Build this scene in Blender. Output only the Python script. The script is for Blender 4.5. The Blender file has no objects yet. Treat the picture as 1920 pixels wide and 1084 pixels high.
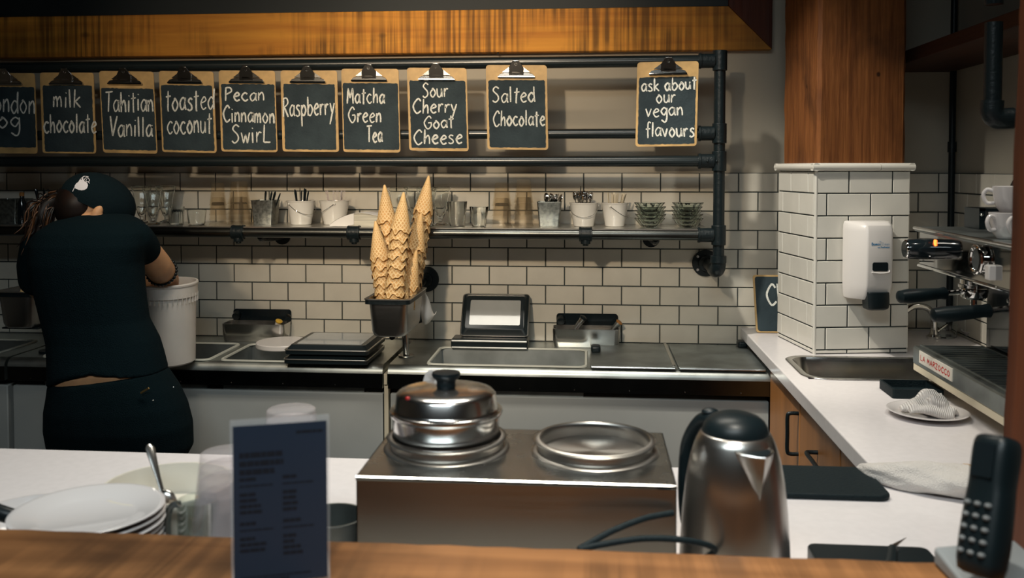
import bpy, bmesh, math, random
from mathutils import Vector, Matrix, Euler
R = math.radians
random.seed(7)
SC = bpy.context.scene
COL = SC.collection
# ---------------------------------------------------------------- camera
FPX, HOR, YAW, PITCH, CAMZ = 1700.0, 315.0, R(4.96), R(1.95), 1.54
PPY = HOR + FPX * math.tan(PITCH)            # principal point row (lens is shifted down)
cam_d = bpy.data.cameras.new('camera')
cam = bpy.data.objects.new('camera', cam_d)
COL.objects.link(cam)
cam.location = (0, 0, CAMZ)
cam.rotation_euler = Euler((R(90) - PITCH, 0, YAW), 'XYZ')
cam_d.sensor_width = 36.0
cam_d.lens = FPX / 1920 * 36.0
cam_d.shift_y = -(542 - PPY) / 1920
cam_d.clip_start = 0.02
cam_d.dof.use_dof = True
cam_d.dof.focus_distance = 3.3
cam_d.dof.aperture_fstop = 5.6
SC.camera = cam
# ---------------------------------------------------------------- world, lamps, exposure
SC.view_settings.view_transform = 'Standard'
SC.view_settings.look = 'None'
SC.view_settings.gamma = 1
SC.view_settings.exposure = 0.0
W = bpy.data.worlds.new('room_ambient'); SC.world = W; W.use_nodes = True
W.node_tree.nodes['Background'].inputs[0].default_value = (0.30, 0.55, 0.62, 1)
W.node_tree.nodes['Background'].inputs[1].default_value = 0.04

def spot(name, loc, target, power, size=60, blend=0.6, col=(1.0, 0.84, 0.66), r=0.05):
    d = bpy.data.lights.new(name, 'SPOT')
    d.energy = power; d.spot_size = R(size); d.spot_blend = blend; d.color = col; d.shadow_soft_size = r
    o = bpy.data.objects.new(name, d); COL.objects.link(o)
    o.location = loc
    o.rotation_euler = (Vector(target) - Vector(loc)).to_track_quat('-Z', 'Y').to_euler()
    return o
WARM, NEUT, COOL = (1.0, 0.79, 0.55), (0.99, 0.93, 0.81), (0.86, 0.97, 1.0)
def strip(name, loc, target, power, sx, sy, col, spread=140):
    d = bpy.data.lights.new(name, 'AREA')
    d.shape = 'RECTANGLE'; d.size = sx; d.size_y = sy; d.energy = power; d.color = col; d.spread = R(spread)
    o = bpy.data.objects.new(name, d); COL.objects.link(o)
    o.location = loc
    o.rotation_euler = (Vector(target) - Vector(loc)).to_track_quat('-Z', 'Y').to_euler()
    return o
# spots over the sink run, the aisle, the bar, plus added ones; a strip over the work aisle; an added cool fill behind the camera
spot('ceiling_and_added_spot', (0.95, 1.85, 3.05), (0.86, 2.02, 0.9), 50, 50, 0.8, NEUT, 0.035)
spot('ceiling_and_added_spot', (-0.35, 2.35, 3.05), (0.78, 3.15, 1.15), 165, 42, 0.8, NEUT, 0.04)
spot('ceiling_and_added_spot', (-0.75, 0.10, 2.55), (-0.48, 3.4, 1.60), 235, 40, 0.95, WARM, 0.06)
spot('ceiling_and_added_spot', (-0.45, 1.6, 3.05), (-0.42, 3.6, 2.22), 62, 36, 0.95, WARM, 0.05)  # accent added to brighten the timber beam of the menu board
spot('ceiling_and_added_spot', (-1.55, 0.15, 2.55), (-1.25, 3.35, 1.80), 105, 34, 0.95, WARM, 0.06)  # added to brighten the clipboards and beam at the far end
spot('ceiling_and_added_spot', (0.10, 0.75, 3.05), (0.12, 1.08, 1.07), 150, 30, 0.9, NEUT, 0.05)
spot('ceiling_and_added_spot', (-1.35, 1.9, 3.05), (-1.42, 3.0, 1.05), 26, 30, 0.9, WARM, 0.05)  # added to brighten the worker's bare arm
strip('aisle_panel_light', (-0.35, 2.20, 3.15), (-0.35, 2.20, 0.8), 15, 1.3, 0.34, NEUT, 92)
strip('cafe_added_fill', (-0.4, -0.25, 2.9), (-0.4, 1.3, 1.0), 13, 1.6, 0.3, COOL, 105)  # unseen fill added to cool the surfaces facing the camera

# ---------------------------------------------------------------- picture-to-place helpers
_cr = cam.rotation_euler.to_matrix()
def ray(x, y):
    return _cr @ Vector(((x - 960) / FPX, (PPY - y) / FPX, -1.0))
def PY(x, y, Y):
    d = ray(x, y); return Vector((0, 0, CAMZ)) + d * (Y / d.y)
def PZ(x, y, z):
    d = ray(x, y); return Vector((0, 0, CAMZ)) + d * ((z - CAMZ) / d.z)
def PXX(x, y, X):
    d = ray(x, y); return Vector((0, 0, CAMZ)) + d * (X / d.x)

# ---------------------------------------------------------------- materials
MATS = {}
def mat(name, col, rough=0.5, metal=0.0, var=0.0, scale=12.0, bump=0.0, bscale=60.0, spec=0.5, trans=0.0, ior=1.45,
        alpha=1.0, emit=None, estr=0.0, col2=None, stretch=(1, 1, 1), coat=0.0, aniso=0.0, rvar=0.0, detail=4.0, sss=0.0):
    m = bpy.data.materials.new(name); m.use_nodes = True
    nt = m.node_tree; b = nt.nodes['Principled BSDF']
    b.inputs['Base Color'].default_value = (*col, 1)
    b.inputs['Roughness'].default_value = rough
    b.inputs['Metallic'].default_value = metal
    b.inputs['Specular IOR Level'].default_value = spec
    b.inputs['Transmission Weight'].default_value = trans
    b.inputs['IOR'].default_value = ior
    b.inputs['Alpha'].default_value = alpha
    b.inputs['Coat Weight'].default_value = coat
    if aniso: b.inputs['Anisotropic'].default_value = aniso
    if sss:
        b.inputs['Subsurface Weight'].default_value = sss
        b.inputs['Subsurface Radius'].default_value = (0.02, 0.008, 0.004)
    if emit:
        b.inputs['Emission Color'].default_value = (*emit, 1); b.inputs['Emission Strength'].default_value = estr
    if var or bump or col2 or rvar:
        tc = nt.nodes.new('ShaderNodeTexCoord'); mp = nt.nodes.new('ShaderNodeMapping')
        mp.inputs['Scale'].default_value = stretch
        nt.links.new(tc.outputs['Object'], mp.inputs['Vector'])
        n = nt.nodes.new('ShaderNodeTexNoise'); n.inputs['Scale'].default_value = scale; n.inputs['Detail'].default_value = detail
        nt.links.new(mp.outputs[0], n.inputs['Vector'])
        if var or col2:
            mx = nt.nodes.new('ShaderNodeMix'); mx.data_type = 'RGBA'
            c2 = col2 if col2 else tuple(c * (1 - var) for c in col)
            mx.inputs['A'].default_value = (*c2, 1)
            mx.inputs['B'].default_value = (*(col if col2 else tuple(min(1, c * (1 + var)) for c in col)), 1)
            rp = nt.nodes.new('ShaderNodeValToRGB'); rp.color_ramp.elements[0].position = 0.35; rp.color_ramp.elements[1].position = 0.65
            nt.links.new(n.outputs['Fac'], rp.inputs[0]); nt.links.new(rp.outputs[0], mx.inputs['Factor'])
            nt.links.new(mx.outputs['Result'], b.inputs['Base Color'])
        if rvar:
            mr = nt.nodes.new('ShaderNodeMapRange')
            mr.inputs['To Min'].default_value = max(0.02, rough - rvar); mr.inputs['To Max'].default_value = min(1, rough + rvar)
            nt.links.new(n.outputs['Fac'], mr.inputs['Value']); nt.links.new(mr.outputs[0], b.inputs['Roughness'])
        if bump:
            n2 = nt.nodes.new('ShaderNodeTexNoise'); n2.inputs['Scale'].default_value = bscale; n2.inputs['Detail'].default_value = 3
            nt.links.new(mp.outputs[0], n2.inputs['Vector'])
            bp = nt.nodes.new('ShaderNodeBump'); bp.inputs['Strength'].default_value = bump; bp.inputs['Distance'].default_value = 0.01
            nt.links.new(n2.outputs['Fac'], bp.inputs['Height']); nt.links.new(bp.outputs[0], b.inputs['Normal'])
    MATS[name] = m
    return m

def ribbed(name, col):
    m = mat(name, col, 0.9, var=0.03, scale=30); nt = m.node_tree; b = nt.nodes['Principled BSDF']
    tc = nt.nodes.new('ShaderNodeTexCoord'); wv = nt.nodes.new('ShaderNodeTexWave'); wv.inputs['Scale'].default_value = 62; wv.inputs['Distortion'].default_value = 4.0; wv.inputs['Detail Scale'].default_value = .35
    bp = nt.nodes.new('ShaderNodeBump'); bp.inputs['Strength'].default_value = 0.8; bp.inputs['Distance'].default_value = 0.004
    nt.links.new(tc.outputs['Object'], wv.inputs['Vector']); nt.links.new(wv.outputs['Fac'], bp.inputs['Height']); nt.links.new(bp.outputs[0], b.inputs['Normal'])
ribbed('ribbed_cloth', (0.80, 0.76, 0.73))
def wood(name, light, dark, stain, axis, rough=0.45, knots=True, saw=0.0, grain=28.0, stainamt=0.5, stainscale=1.6, ks=4.2, k0=0.045, k1=0.10, kst=0.55):
    """sawn timber: long grain along `axis`, knots, dark stain patches, cross saw marks"""
    m = bpy.data.materials.new(name); m.use_nodes = True
    nt = m.node_tree; b = nt.nodes['Principled BSDF']; L = nt.links.new
    tc = nt.nodes.new('ShaderNodeTexCoord')
    def mapped(s):
        mp = nt.nodes.new('ShaderNodeMapping'); mp.inputs['Scale'].default_value = s
        L(tc.outputs['Object'], mp.inputs['Vector']); return mp.outputs[0]
    def noise(vec, sc, det=5, dist=0.0):
        n = nt.nodes.new('ShaderNodeTexNoise'); n.inputs['Scale'].default_value = sc; n.inputs['Detail'].default_value = det
        n.inputs['Distortion'].default_value = dist
        L(vec, n.inputs['Vector']); return n.outputs['Fac']
    def ramp(f, p0, p1):
        r = nt.nodes.new('ShaderNodeValToRGB'); r.color_ramp.elements[0].position = p0; r.color_ramp.elements[1].position = p1
        L(f, r.inputs[0]); return r.outputs[0]
    def mix(f, a, bb):
        x = nt.nodes.new('ShaderNodeMix'); x.data_type = 'RGBA'
        if hasattr(f, 'links'): L(f, x.inputs['Factor'])
        else: x.inputs['Factor'].default_value = f
        for s, v in (('A', a), ('B', bb)):
            if hasattr(v, 'links'): L(v, x.inputs[s])
            else: x.inputs[s].default_value = (*v, 1)
        return x.outputs['Result']
    st = [1.0, 1.0, 1.0]; st[axis] = 0.05
    cr = [0.25, 0.25, 0.25]; cr[axis] = 9.0
    md = [1.0, 1.0, 1.0]; md[axis] = 0.55
    c = mix(ramp(noise(mapped(st), grain, 6, 0.6), 0.3, 0.7), dark, light)
    if saw:
        sawf = ramp(noise(mapped(cr), 5.5, 4), 0.40, 0.58)
        patch = ramp(noise(mapped((1, 1, 1)), 2.6, 3), 0.42, 0.56)
        mm = nt.nodes.new('ShaderNodeMath'); mm.operation = 'MULTIPLY'; L(sawf, mm.inputs[0]); L(patch, mm.inputs[1])
        m2 = nt.nodes.new('ShaderNodeMath'); m2.operation = 'MULTIPLY'; L(mm.outputs[0], m2.inputs[0]); m2.inputs[1].default_value = saw
        c = mix(m2.outputs[0], c, stain)
    pf = ramp(noise(mapped(md), stainscale, 5, 0.4), 0.5, 0.68)
    m3 = nt.nodes.new('ShaderNodeMath'); m3.operation = 'MULTIPLY'; L(pf, m3.inputs[0]); m3.inputs[1].default_value = stainamt
    c = mix(m3.outputs[0], c, stain)
    if knots:
        v = nt.nodes.new('ShaderNodeTexVoronoi'); v.inputs['Scale'].default_value = ks
        kn = [1.0, 1.0, 1.0]; kn[axis] = kst
        L(mapped(kn), v.inputs['Vector'])
        c = mix(ramp(v.outputs['Distance'], k0, k1), tuple(s * 0.6 for s in stain), c)
    L(c, b.inputs['Base Color'])
    b.inputs['Roughness'].default_value = rough; b.inputs['Specular IOR Level'].default_value = 0.16
    bp = nt.nodes.new('ShaderNodeBump'); bp.inputs['Strength'].default_value = 0.35; bp.inputs['Distance'].default_value = 0.006
    L(noise(mapped(st), grain * 1.5, 6), bp.inputs['Height']); L(bp.outputs[0], b.inputs['Normal'])
    MATS[name] = m
    return m

def thin_glass(name, tint, fac=0.12, rough=0.03):
    m = bpy.data.materials.new(name); m.use_nodes = True
    nt = m.node_tree; nt.nodes.remove(nt.nodes['Principled BSDF'])
    out = nt.nodes['Material Output']
    t = nt.nodes.new('ShaderNodeBsdfTransparent'); t.inputs[0].default_value = (*tint, 1)
    g = nt.nodes.new('ShaderNodeBsdfGlossy'); g.inputs['Roughness'].default_value = rough; g.inputs[0].default_value = (1, 1, 1, 1)
    lw = nt.nodes.new('ShaderNodeLayerWeight'); lw.inputs['Blend'].default_value = 0.25
    mr = nt.nodes.new('ShaderNodeMapRange'); mr.inputs['To Min'].default_value = fac; mr.inputs['To Max'].default_value = 0.65
    nt.links.new(lw.outputs['Facing'], mr.inputs['Value'])
    mx = nt.nodes.new('ShaderNodeMixShader')
    nt.links.new(mr.outputs[0], mx.inputs[0]); nt.links.new(t.outputs[0], mx.inputs[1]); nt.links.new(g.outputs[0], mx.inputs[2])
    nt.links.new(mx.outputs[0], out.inputs[0])
    MATS[name] = m
    return m

def cloudy_plastic(name, tint, body, k=0.35):
    """thin translucent plastic cup wall"""
    m = bpy.data.materials.new(name); m.use_nodes = True
    nt = m.node_tree; b = nt.nodes['Principled BSDF']; out = nt.nodes['Material Output']
    b.inputs['Base Color'].default_value = (*body, 1); b.inputs['Roughness'].default_value = 0.12
    t = nt.nodes.new('ShaderNodeBsdfTransparent'); t.inputs[0].default_value = (*tint, 1)
    lw = nt.nodes.new('ShaderNodeLayerWeight'); lw.inputs['Blend'].default_value = 0.3
    mr = nt.nodes.new('ShaderNodeMapRange'); mr.inputs['To Min'].default_value = k * 0.55; mr.inputs['To Max'].default_value = min(1, k * 2.0)
    nt.links.new(lw.outputs['Facing'], mr.inputs['Value'])
    mx = nt.nodes.new('ShaderNodeMixShader')
    nt.links.new(mr.outputs[0], mx.inputs[0]); nt.links.new(t.outputs[0], mx.inputs[1]); nt.links.new(b.outputs[0], mx.inputs[2])
    nt.links.new(mx.outputs[0], out.inputs[0])
    MATS[name] = m
    return m

mat('paint', (0.40, 0.365, 0.30), 0.7, var=0.05, scale=3)
mat('grout', (0.03, 0.04, 0.04), 0.9)
mat('tile', (0.60, 0.565, 0.49), 0.12, var=0.05, scale=9, bump=0.04, bscale=9, rvar=0.05)
mat('tile_white', (0.72, 0.69, 0.62), 0.14, var=0.03, scale=9, bump=0.03, bscale=10)
mat('cafe_wall', (0.075, 0.055, 0.042), 0.7, var=0.2, scale=2)
mat('floor', (0.06, 0.055, 0.05), 0.5, var=0.2, scale=4)
mat('ceiling', (0.05, 0.055, 0.055), 0.9)
mat('quartz', (0.80, 0.760, 0.765), 0.22, var=0.02, scale=60)
mat('quartz_edge', (0.80, 0.765, 0.755), 0.3)
mat('black_pipe', (0.005, 0.0105, 0.013), 0.40, 0.0, bump=0.15, bscale=90, spec=0.4)
mat('black_satin', (0.010, 0.016, 0.018), 0.27, 0.0, spec=0.75)
mat('pipe_steel', (0.10, 0.105, 0.10), 0.28, 1.0, var=0.3, scale=14, stretch=(0.3, 1, 1))
mat('shelf_steel', (0.62, 0.61, 0.58), 0.28, 1.0, var=0.08, scale=20)
mat('steel', (0.58, 0.57, 0.55), 0.22, 1.0, rvar=0.1, scale=25, stretch=(1, 1, 0.2))
mat('steel_brushed', (0.50, 0.49, 0.47), 0.32, 1.0, rvar=0.08, scale=40, stretch=(0.15, 0.15, 6), aniso=0.4)
mat('steel_kettle', (0.56, 0.545, 0.52), 0.28, 1.0, aniso=0.3)
mat('steel_round', (0.45, 0.43, 0.40), 0.30, 1.0, aniso=0.75)
mat('steel_warmer', (0.40, 0.41, 0.40), 0.27, 1.0, var=0.12, scale=14, rvar=0.1)
mat('steel_dark_reflection', (0.14, 0.15, 0.15), 0.2, 1.0, rvar=0.06, scale=12)  # steel top darkened: the front's dark reflection put into the colour
mat('steel_top', (0.50, 0.53, 0.51), 0.40, 1.0, var=0.14, scale=10, rvar=0.10)
mat('steel_dark', (0.30, 0.33, 0.325), 0.42, 1.0, var=0.2, scale=9, rvar=0.08)
mat('steel_well', (0.42, 0.45, 0.45), 0.4, 1.0, var=0.2, scale=8)
mat('chrome', (0.72, 0.72, 0.71), 0.07, 1.0)
mat('chrome_soft', (0.75, 0.74, 0.73), 0.19, 1.0)
mat('chrome_clip', (0.55, 0.55, 0.54), 0.16, 1.0)
mat('mirror', (0.42, 0.42, 0.42), 0.05, 1.0)
mat('gasket', (0.55, 0.55, 0.48), 0.5)
mat('cream', (0.72, 0.64, 0.48), 0.45)
mat('white_laminate', (0.62, 0.58, 0.50), 0.5)
mat('dark_laminate', (0.02, 0.024, 0.026), 0.5)
mat('cabinet_grey', (0.45, 0.46, 0.44), 0.5, var=0.04, scale=5)
mat('black_plastic', (0.0055, 0.011, 0.0135), 0.38, spec=0.35)
mat('black_rubber', (0.006, 0.013, 0.016), 0.6, spec=0.22, bump=0.2, bscale=200)
mat('black_gloss', (0.008, 0.013, 0.016), 0.12, coat=0.4)
mat('grey_plastic', (0.25, 0.27, 0.28), 0.45)
mat('key_grey', (0.10, 0.11, 0.115), 0.5)
mat('white_plastic', (0.78, 0.74, 0.71), 0.28)
mat('bucket_plastic', (0.74, 0.69, 0.63), 0.4, var=0.03, scale=12, sss=0.05)
mat('white_enamel', (0.72, 0.70, 0.65), 0.18, coat=0.2)
mat('ceramic', (0.68, 0.645, 0.635), 0.14, coat=0.3)
mat('cream_ceramic', (0.78, 0.73, 0.63), 0.2)
mat('galvanized', (0.42, 0.44, 0.42), 0.42, 1.0, col2=(0.20, 0.22, 0.21), scale=75, rvar=0.1)
mat('lid_panel', (0.40, 0.41, 0.40), 0.06, 0.0, var=0.06, scale=8)
mat('lid_black', (0.010, 0.016, 0.019), 0.3)
mat('paper', (0.80, 0.77, 0.73), 0.8)
mat('paper_side', (0.55, 0.52, 0.43), 0.8, var=0.25, scale=300, stretch=(0.02, 0.02, 1))
mat('cloth', (0.78, 0.74, 0.71), 0.9, bump=0.5, bscale=350)
mat('towel', (0.80, 0.76, 0.72), 0.95, bump=0.7, bscale=420, var=0.05, scale=12)
mat('tan_stain', (0.50, 0.30, 0.13), 0.9, bump=0.4, bscale=400)
mat('chalk', (0.74, 0.74, 0.68), 0.95, var=0.18, scale=260)
mat('chalkboard', (0.013, 0.026, 0.034), 0.75, col2=(0.028, 0.047, 0.056), scale=9, bump=0.15, bscale=120)
mat('hardboard', (0.55, 0.355, 0.145), 0.5, var=0.2, scale=14)
mat('menu_black', (0.008, 0.014, 0.017), 0.6)
mat('skin', (0.64, 0.345, 0.175), 0.5, var=0.06, scale=20, sss=0.12)
mat('shirt_black', (0.0022, 0.0085, 0.0115), 0.95, bump=0.4, bscale=300, spec=0.12)
mat('jeans_black', (0.0025, 0.009, 0.0118), 0.95, bump=0.5, bscale=380, spec=0.12)
mat('cap_black', (0.003, 0.010, 0.0135), 0.9, bump=0.3, bscale=350, spec=0.15)
mat('hair', (0.020, 0.008, 0.0045), 0.45, col2=(0.004, 0.0045, 0.0045), scale=7, spec=0.3)
mat('hair_brown', (0.10, 0.042, 0.016), 0.4)
mat('print_white', (0.72, 0.70, 0.74), 0.8)
mat('print_grey', (0.30, 0.29, 0.32), 0.8)
mat('gold', (0.75, 0.55, 0.25), 0.3, 1.0)
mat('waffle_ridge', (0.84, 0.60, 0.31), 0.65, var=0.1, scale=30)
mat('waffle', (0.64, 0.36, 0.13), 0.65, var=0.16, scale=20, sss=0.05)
mat('waffle_tip', (0.80, 0.52, 0.23), 0.6, var=0.1, scale=30)
mat('waffle_rim', (0.52, 0.26, 0.07), 0.65)
mat('orange_wood', (0.40, 0.17, 0.052), 0.42, var=0.16, scale=10, stretch=(1, 1, 0.12))
mat('stick_wood', (0.74, 0.66, 0.50), 0.7)
mat('yellow_cap', (0.70, 0.42, 0.05), 0.4)
mat('brown_cap', (0.36, 0.16, 0.04), 0.5)
mat('sign_paper', (0.024, 0.038, 0.064), 0.35)
mat('sign_ink', (0.010, 0.014, 0.022), 0.5)
mat('acrylic', (0.80, 0.82, 0.85), 0.08, trans=0.0, alpha=0.16)
mat('red', (0.62, 0.03, 0.02), 0.4)
mat('badge_white', (0.72, 0.68, 0.60), 0.4)
mat('blue_print', (0.05, 0.22, 0.42), 0.5)
mat('led', (0.9, 0.12, 0.02), 0.4, emit=(1.0, 0.13, 0.02), estr=5.0)
mat('crumb', (0.48, 0.24, 0.08), 0.9)
mat('jam_red', (0.45, 0.01, 0.01), 0.3)
mat('glass', (0.965, 0.985, 0.975), 0.02, trans=1.0, ior=1.33)
mat('green_glass', (0.92, 0.97, 0.94), 0.02, trans=1.0, ior=1.3)
mat('gauge_face', (0.10, 0.11, 0.11), 0.15)
thin_glass('thin_glass', (0.93, 0.96, 0.94), 0.08)
thin_glass('dish_glass', (0.88, 0.93, 0.90), 0.10)
cloudy_plastic('amber_plastic', (0.985, 0.962, 0.92), (0.46, 0.37, 0.25), 0.08)
cloudy_plastic('clear_plastic', (0.985, 0.972, 0.972), (0.78, 0.72, 0.72), 0.26)
wood('beam_wood', (0.80, 0.36, 0.055), (0.54, 0.20, 0.032), (0.05, 0.028, 0.014), 0, 0.58, True, 0.72, 26, 0.62, 1.5, 6.5, .05, .13, .6)
wood('beam_wood_upright', (0.095, 0.026, 0.012), (0.05, 0.014, 0.008), (0.02, 0.012, 0.010), 2, 0.45, True, 0.3, 26, 0.6, 1.5)
wood('column_wood', (0.25, 0.092, 0.028), (0.125, 0.042, 0.014), (0.055, 0.022, 0.010), 2, 0.6, True, 0.0, 75, 0.7, 6.0, 11.0, .05, .10, .8)
wood('post_wood', (0.20, 0.058, 0.022), (0.09, 0.026, 0.012), (0.02, 0.012, 0.010), 2, 0.5, True, 0.0, 20, 0.8, 3.0)
wood('bar_wood', (0.32, 0.145, 0.056), (0.17, 0.072, 0.027), (0.045, 0.022, 0.011), 0, 0.5, True, 0.5, 16, 0.85, 4.5)
wood('shelf_wood', (0.05, 0.018, 0.009), (0.025, 0.010, 0.007), (0.015, 0.010, 0.008), 1, 0.5, True, 0.0, 22, 0.5, 2.0)

# ---------------------------------------------------------------- mesh builder
MW = {}                                       # world matrices of the things
def frame(d):
    d = Vector(d).normalized()
    up = Vector((0, 0, 1)) if abs(d.z) < 0.95 else Vector((1, 0, 0))
    a = up.cross(d).normalized(); return a, d.cross(a).normalized()
class MB:
    def __init__(s): s.v = []; s.f = []; s.mi = []
    def add(s, vs, fs, mi=0):
        o = len(s.v); s.v += [Vector(v) for v in vs]
        for f in fs: s.f.append([i + o for i in f]); s.mi.append(mi)
        return s
    def box(s, c, d, M=None, mi=0):
        c = Vector(c); h = Vector(d) / 2; vs = []
        for z in (-1, 1):
            for x, y in ((-1, -1), (1, -1), (1, 1), (-1, 1)):
                p = Vector((x * h.x, y * h.y, z * h.z)); vs.append(c + (M @ p if M else p))
        return s.add(vs, [(3, 2, 1, 0), (4, 5, 6, 7), (0, 1, 5, 4), (1, 2, 6, 5), (2, 3, 7, 6), (3, 0, 4, 7)], mi)
    def bb(s, lo, hi, mi=0):
        lo, hi = Vector(lo), Vector(hi); return s.box((lo + hi) / 2, hi - lo, None, mi)
    def loft(s, rings, mi=0, cap0=True, cap1=True):
        n = len(rings[0]); o = len(s.v)
        for r in rings: s.v += [Vector(p) for p in r]
        for i in range(len(rings) - 1):
            for j in range(n):
                k = (j + 1) % n
                s.f.append([o + i * n + j, o + i * n + k, o + (i + 1) * n + k, o + (i + 1) * n + j]); s.mi.append(mi)
        if cap0: s.f.append([o + j for j in reversed(range(n))]); s.mi.append(mi)
        if cap1: s.f.append([o + (len(rings) - 1) * n + j for j in range(n)]); s.mi.append(mi)
        return s
    def cyl(s, p0, p1, r0, r1=None, n=20, mi=0):
        p0, p1 = Vector(p0), Vector(p1); r1 = r0 if r1 is None else r1
        a, b = frame(p1 - p0)
        rg = lambda p, r: [p + (a * math.cos(t) + b * math.sin(t)) * r for t in [2 * math.pi * i / n for i in range(n)]]
        return s.loft([rg(p0, r0), rg(p1, r1)], mi)
    def lathe(s, prof, c=(0, 0, 0), n=32, M=None, mi=0, flute=None, closed=False):
        """profile of (r, z); r == 0 at an end closes it; flute = (count, amount) scallops it"""
        c = Vector(c); o = len(s.v); rings = []
        for r, z in prof:
            ring = []
            for i in range(n):
                t = 2 * math.pi * i / n
                rr = r * (1 + (flute[1] * math.cos(flute[0] * t) if flute else 0))
                p = Vector((rr * math.cos(t), rr * math.sin(t), z)); ring.append(c + (M @ p if M else p))
            rings.append(ring)
        if closed: rings.append(rings[0])
        return s.loft(rings, mi, not closed, not closed)
    def tube(s, pts, r, n=10, mi=0, flat=1.0):
        pts = [Vector(p) for p in pts]; m = len(pts)
        rs = r if isinstance(r, (list, tuple)) else [r] * m
        rings = []; a = None
        for i in range(m):
            d = (pts[min(i + 1, m - 1)] - pts[max(i - 1, 0)]).normalized()
            if a is None: a, b = frame(d)
            else:
                a = (a - d * a.dot(d)).normalized(); b = d.cross(a).normalized()
            rings.append([pts[i] + (a * math.cos(t) + b * math.sin(t) * flat) * rs[i] for t in [2 * math.pi * k / n for k in range(n)]])
        return s.loft(rings, mi)
    def ring(s, c, R0, r, axis=(0, 0, 1), n=32, k=8, mi=0, sx=1.0):
        a, b = frame(axis); c = Vector(c); ax = Vector(axis).normalized(); rings = []
        for i in range(n + 1):
            t = 2 * math.pi * i / n; d = a * math.cos(t) * sx + b * math.sin(t)
            rings.append([c + d * R0 + (d * math.cos(u) + ax * math.sin(u)) * r for u in [2 * math.pi * j / k for j in range(k)]])
        return s.loft(rings, mi, False, False)
    def prism(s, pts, vec, mi=0):
        pts = [Vector(p) for p in pts]; vec = Vector(vec)
        return s.loft([pts, [p + vec for p in pts]], mi)
    def sph(s, c, rad, M=None, nu=20, nv=12, mi=0):
        c = Vector(c); rad = Vector((rad,) * 3) if not hasattr(rad, '__len__') else Vector(rad)
        rings = []
        for j in range(nv + 1):
            ph = -math.pi / 2 + math.pi * max(0.004, min(0.996, j / nv)); ring = []
            for i in range(nu):
                t = 2 * math.pi * i / nu
                p = Vector((math.cos(ph) * math.cos(t) * rad.x, math.cos(ph) * math.sin(t) * rad.y, math.sin(ph) * rad.z))
                ring.append(c + (M @ p if M else p))
            rings.append(ring)
        return s.loft(rings, mi)
    def build(s, name, m, parent=None, world=False, bevel=0, seg=2, sub=0, sharp=32, remesh=0, smooth=0, solid=0, flat=False):
        me = bpy.data.meshes.new(name)
        vs = s.v
        if world and parent is not None:
            inv = MW[parent.name].inverted(); vs = [inv @ v for v in vs]
        me.from_pydata([tuple(v) for v in vs], [], s.f)
        ms = m if isinstance(m, (list, tuple)) else [m]
        for x in ms: me.materials.append(MATS[x])
        for p, i in zip(me.polygons, s.mi): p.material_index = i
        bm = bmesh.new(); bm.from_mesh(me)
        bmesh.ops.recalc_face_normals(bm, faces=bm.faces); bm.to_mesh(me); bm.free()
        if not flat:
            for p in me.polygons: p.use_smooth = True
            me.set_sharp_from_angle(angle=R(sharp))
        o = bpy.data.objects.new(name, me); COL.objects.link(o)
        if parent is not None: o.parent = parent
        if solid:
            d = o.modifiers.new('thickness', 'SOLIDIFY'); d.thickness = solid; d.offset = 0
        if remesh:
            d = o.modifiers.new('union', 'REMESH'); d.mode = 'VOXEL'; d.voxel_size = remesh; d.use_smooth_shade = True
            if smooth:
                d = o.modifiers.new('smooth', 'SMOOTH'); d.factor = 0.5; d.iterations = smooth
        if bevel:
            d = o.modifiers.new('bevel', 'BEVEL'); d.width = bevel; d.segments = seg; d.limit_method = 'ANGLE'; d.angle_limit = R(35)
            d.harden_normals = False
        if sub:
            d = o.modifiers.new('subd', 'SUBSURF'); d.levels = sub; d.render_levels = sub
        return o

def rr(c, w, d, r, k=4, M=None):
    """rounded rectangle ring in the horizontal plane around c"""
    c = Vector(c); r = min(r, w / 2 - 1e-4, d / 2 - 1e-4); out = []
    for q, (sx, sy) in enumerate(((1, 1), (-1, 1), (-1, -1), (1, -1))):
        for i in range(k + 1):
            t = q * math.pi / 2 + i / k * math.pi / 2
            p = Vector((sx * (w / 2 - r) + r * math.cos(t), sy * (d / 2 - r) + r * math.sin(t), 0))
            out.append(c + (M @ p if M else p))
    return out
def thing(name, label, cat, loc=(0, 0, 0), rot=(0, 0, 0), group=None):
    o = bpy.data.objects.new(name, None); COL.objects.link(o)
    o.empty_display_size = 0.05
    o.location = loc; o.rotation_euler = rot
    o['label'] = label; o['category'] = cat
    if group: o['group'] = group
    MW[o.name] = Matrix.Translation(Vector(loc)) @ Euler(rot).to_matrix().to_4x4()
    return o
def tag(o, label, cat, group=None):
    o['label'] = label; o['category'] = cat
    if group: o['group'] = group
    return o
def struct(o): o['kind'] = 'structure'; return o
def recentre(o):
    """puts a one-mesh thing's origin at the middle of its base"""
    me = o.data
    lo = Vector((min(v.co[i] for v in me.vertices) for i in range(3))); hi = Vector((max(v.co[i] for v in me.vertices) for i in range(3)))
    c = Vector(((lo.x + hi.x) / 2, (lo.y + hi.y) / 2, lo.z))
    me.transform(Matrix.Translation(-c)); o.location = c
    return o
def dup(root, loc, rot=None, label=None, group=None, scale=None):
    r = root.copy(); COL.objects.link(r); r.location = loc
    if rot is not None: r.rotation_euler = rot
    if scale is not None: r.scale = (scale,) * 3 if not hasattr(scale, '__len__') else scale
    if label: r['label'] = label
    if group: r['group'] = group
    for ch in list(root.children):
        c = ch.copy(); COL.objects.link(c); c.parent = r
        for g in list(ch.children):
            d = g.copy(); COL.objects.link(d); d.parent = c
    return r
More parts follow.
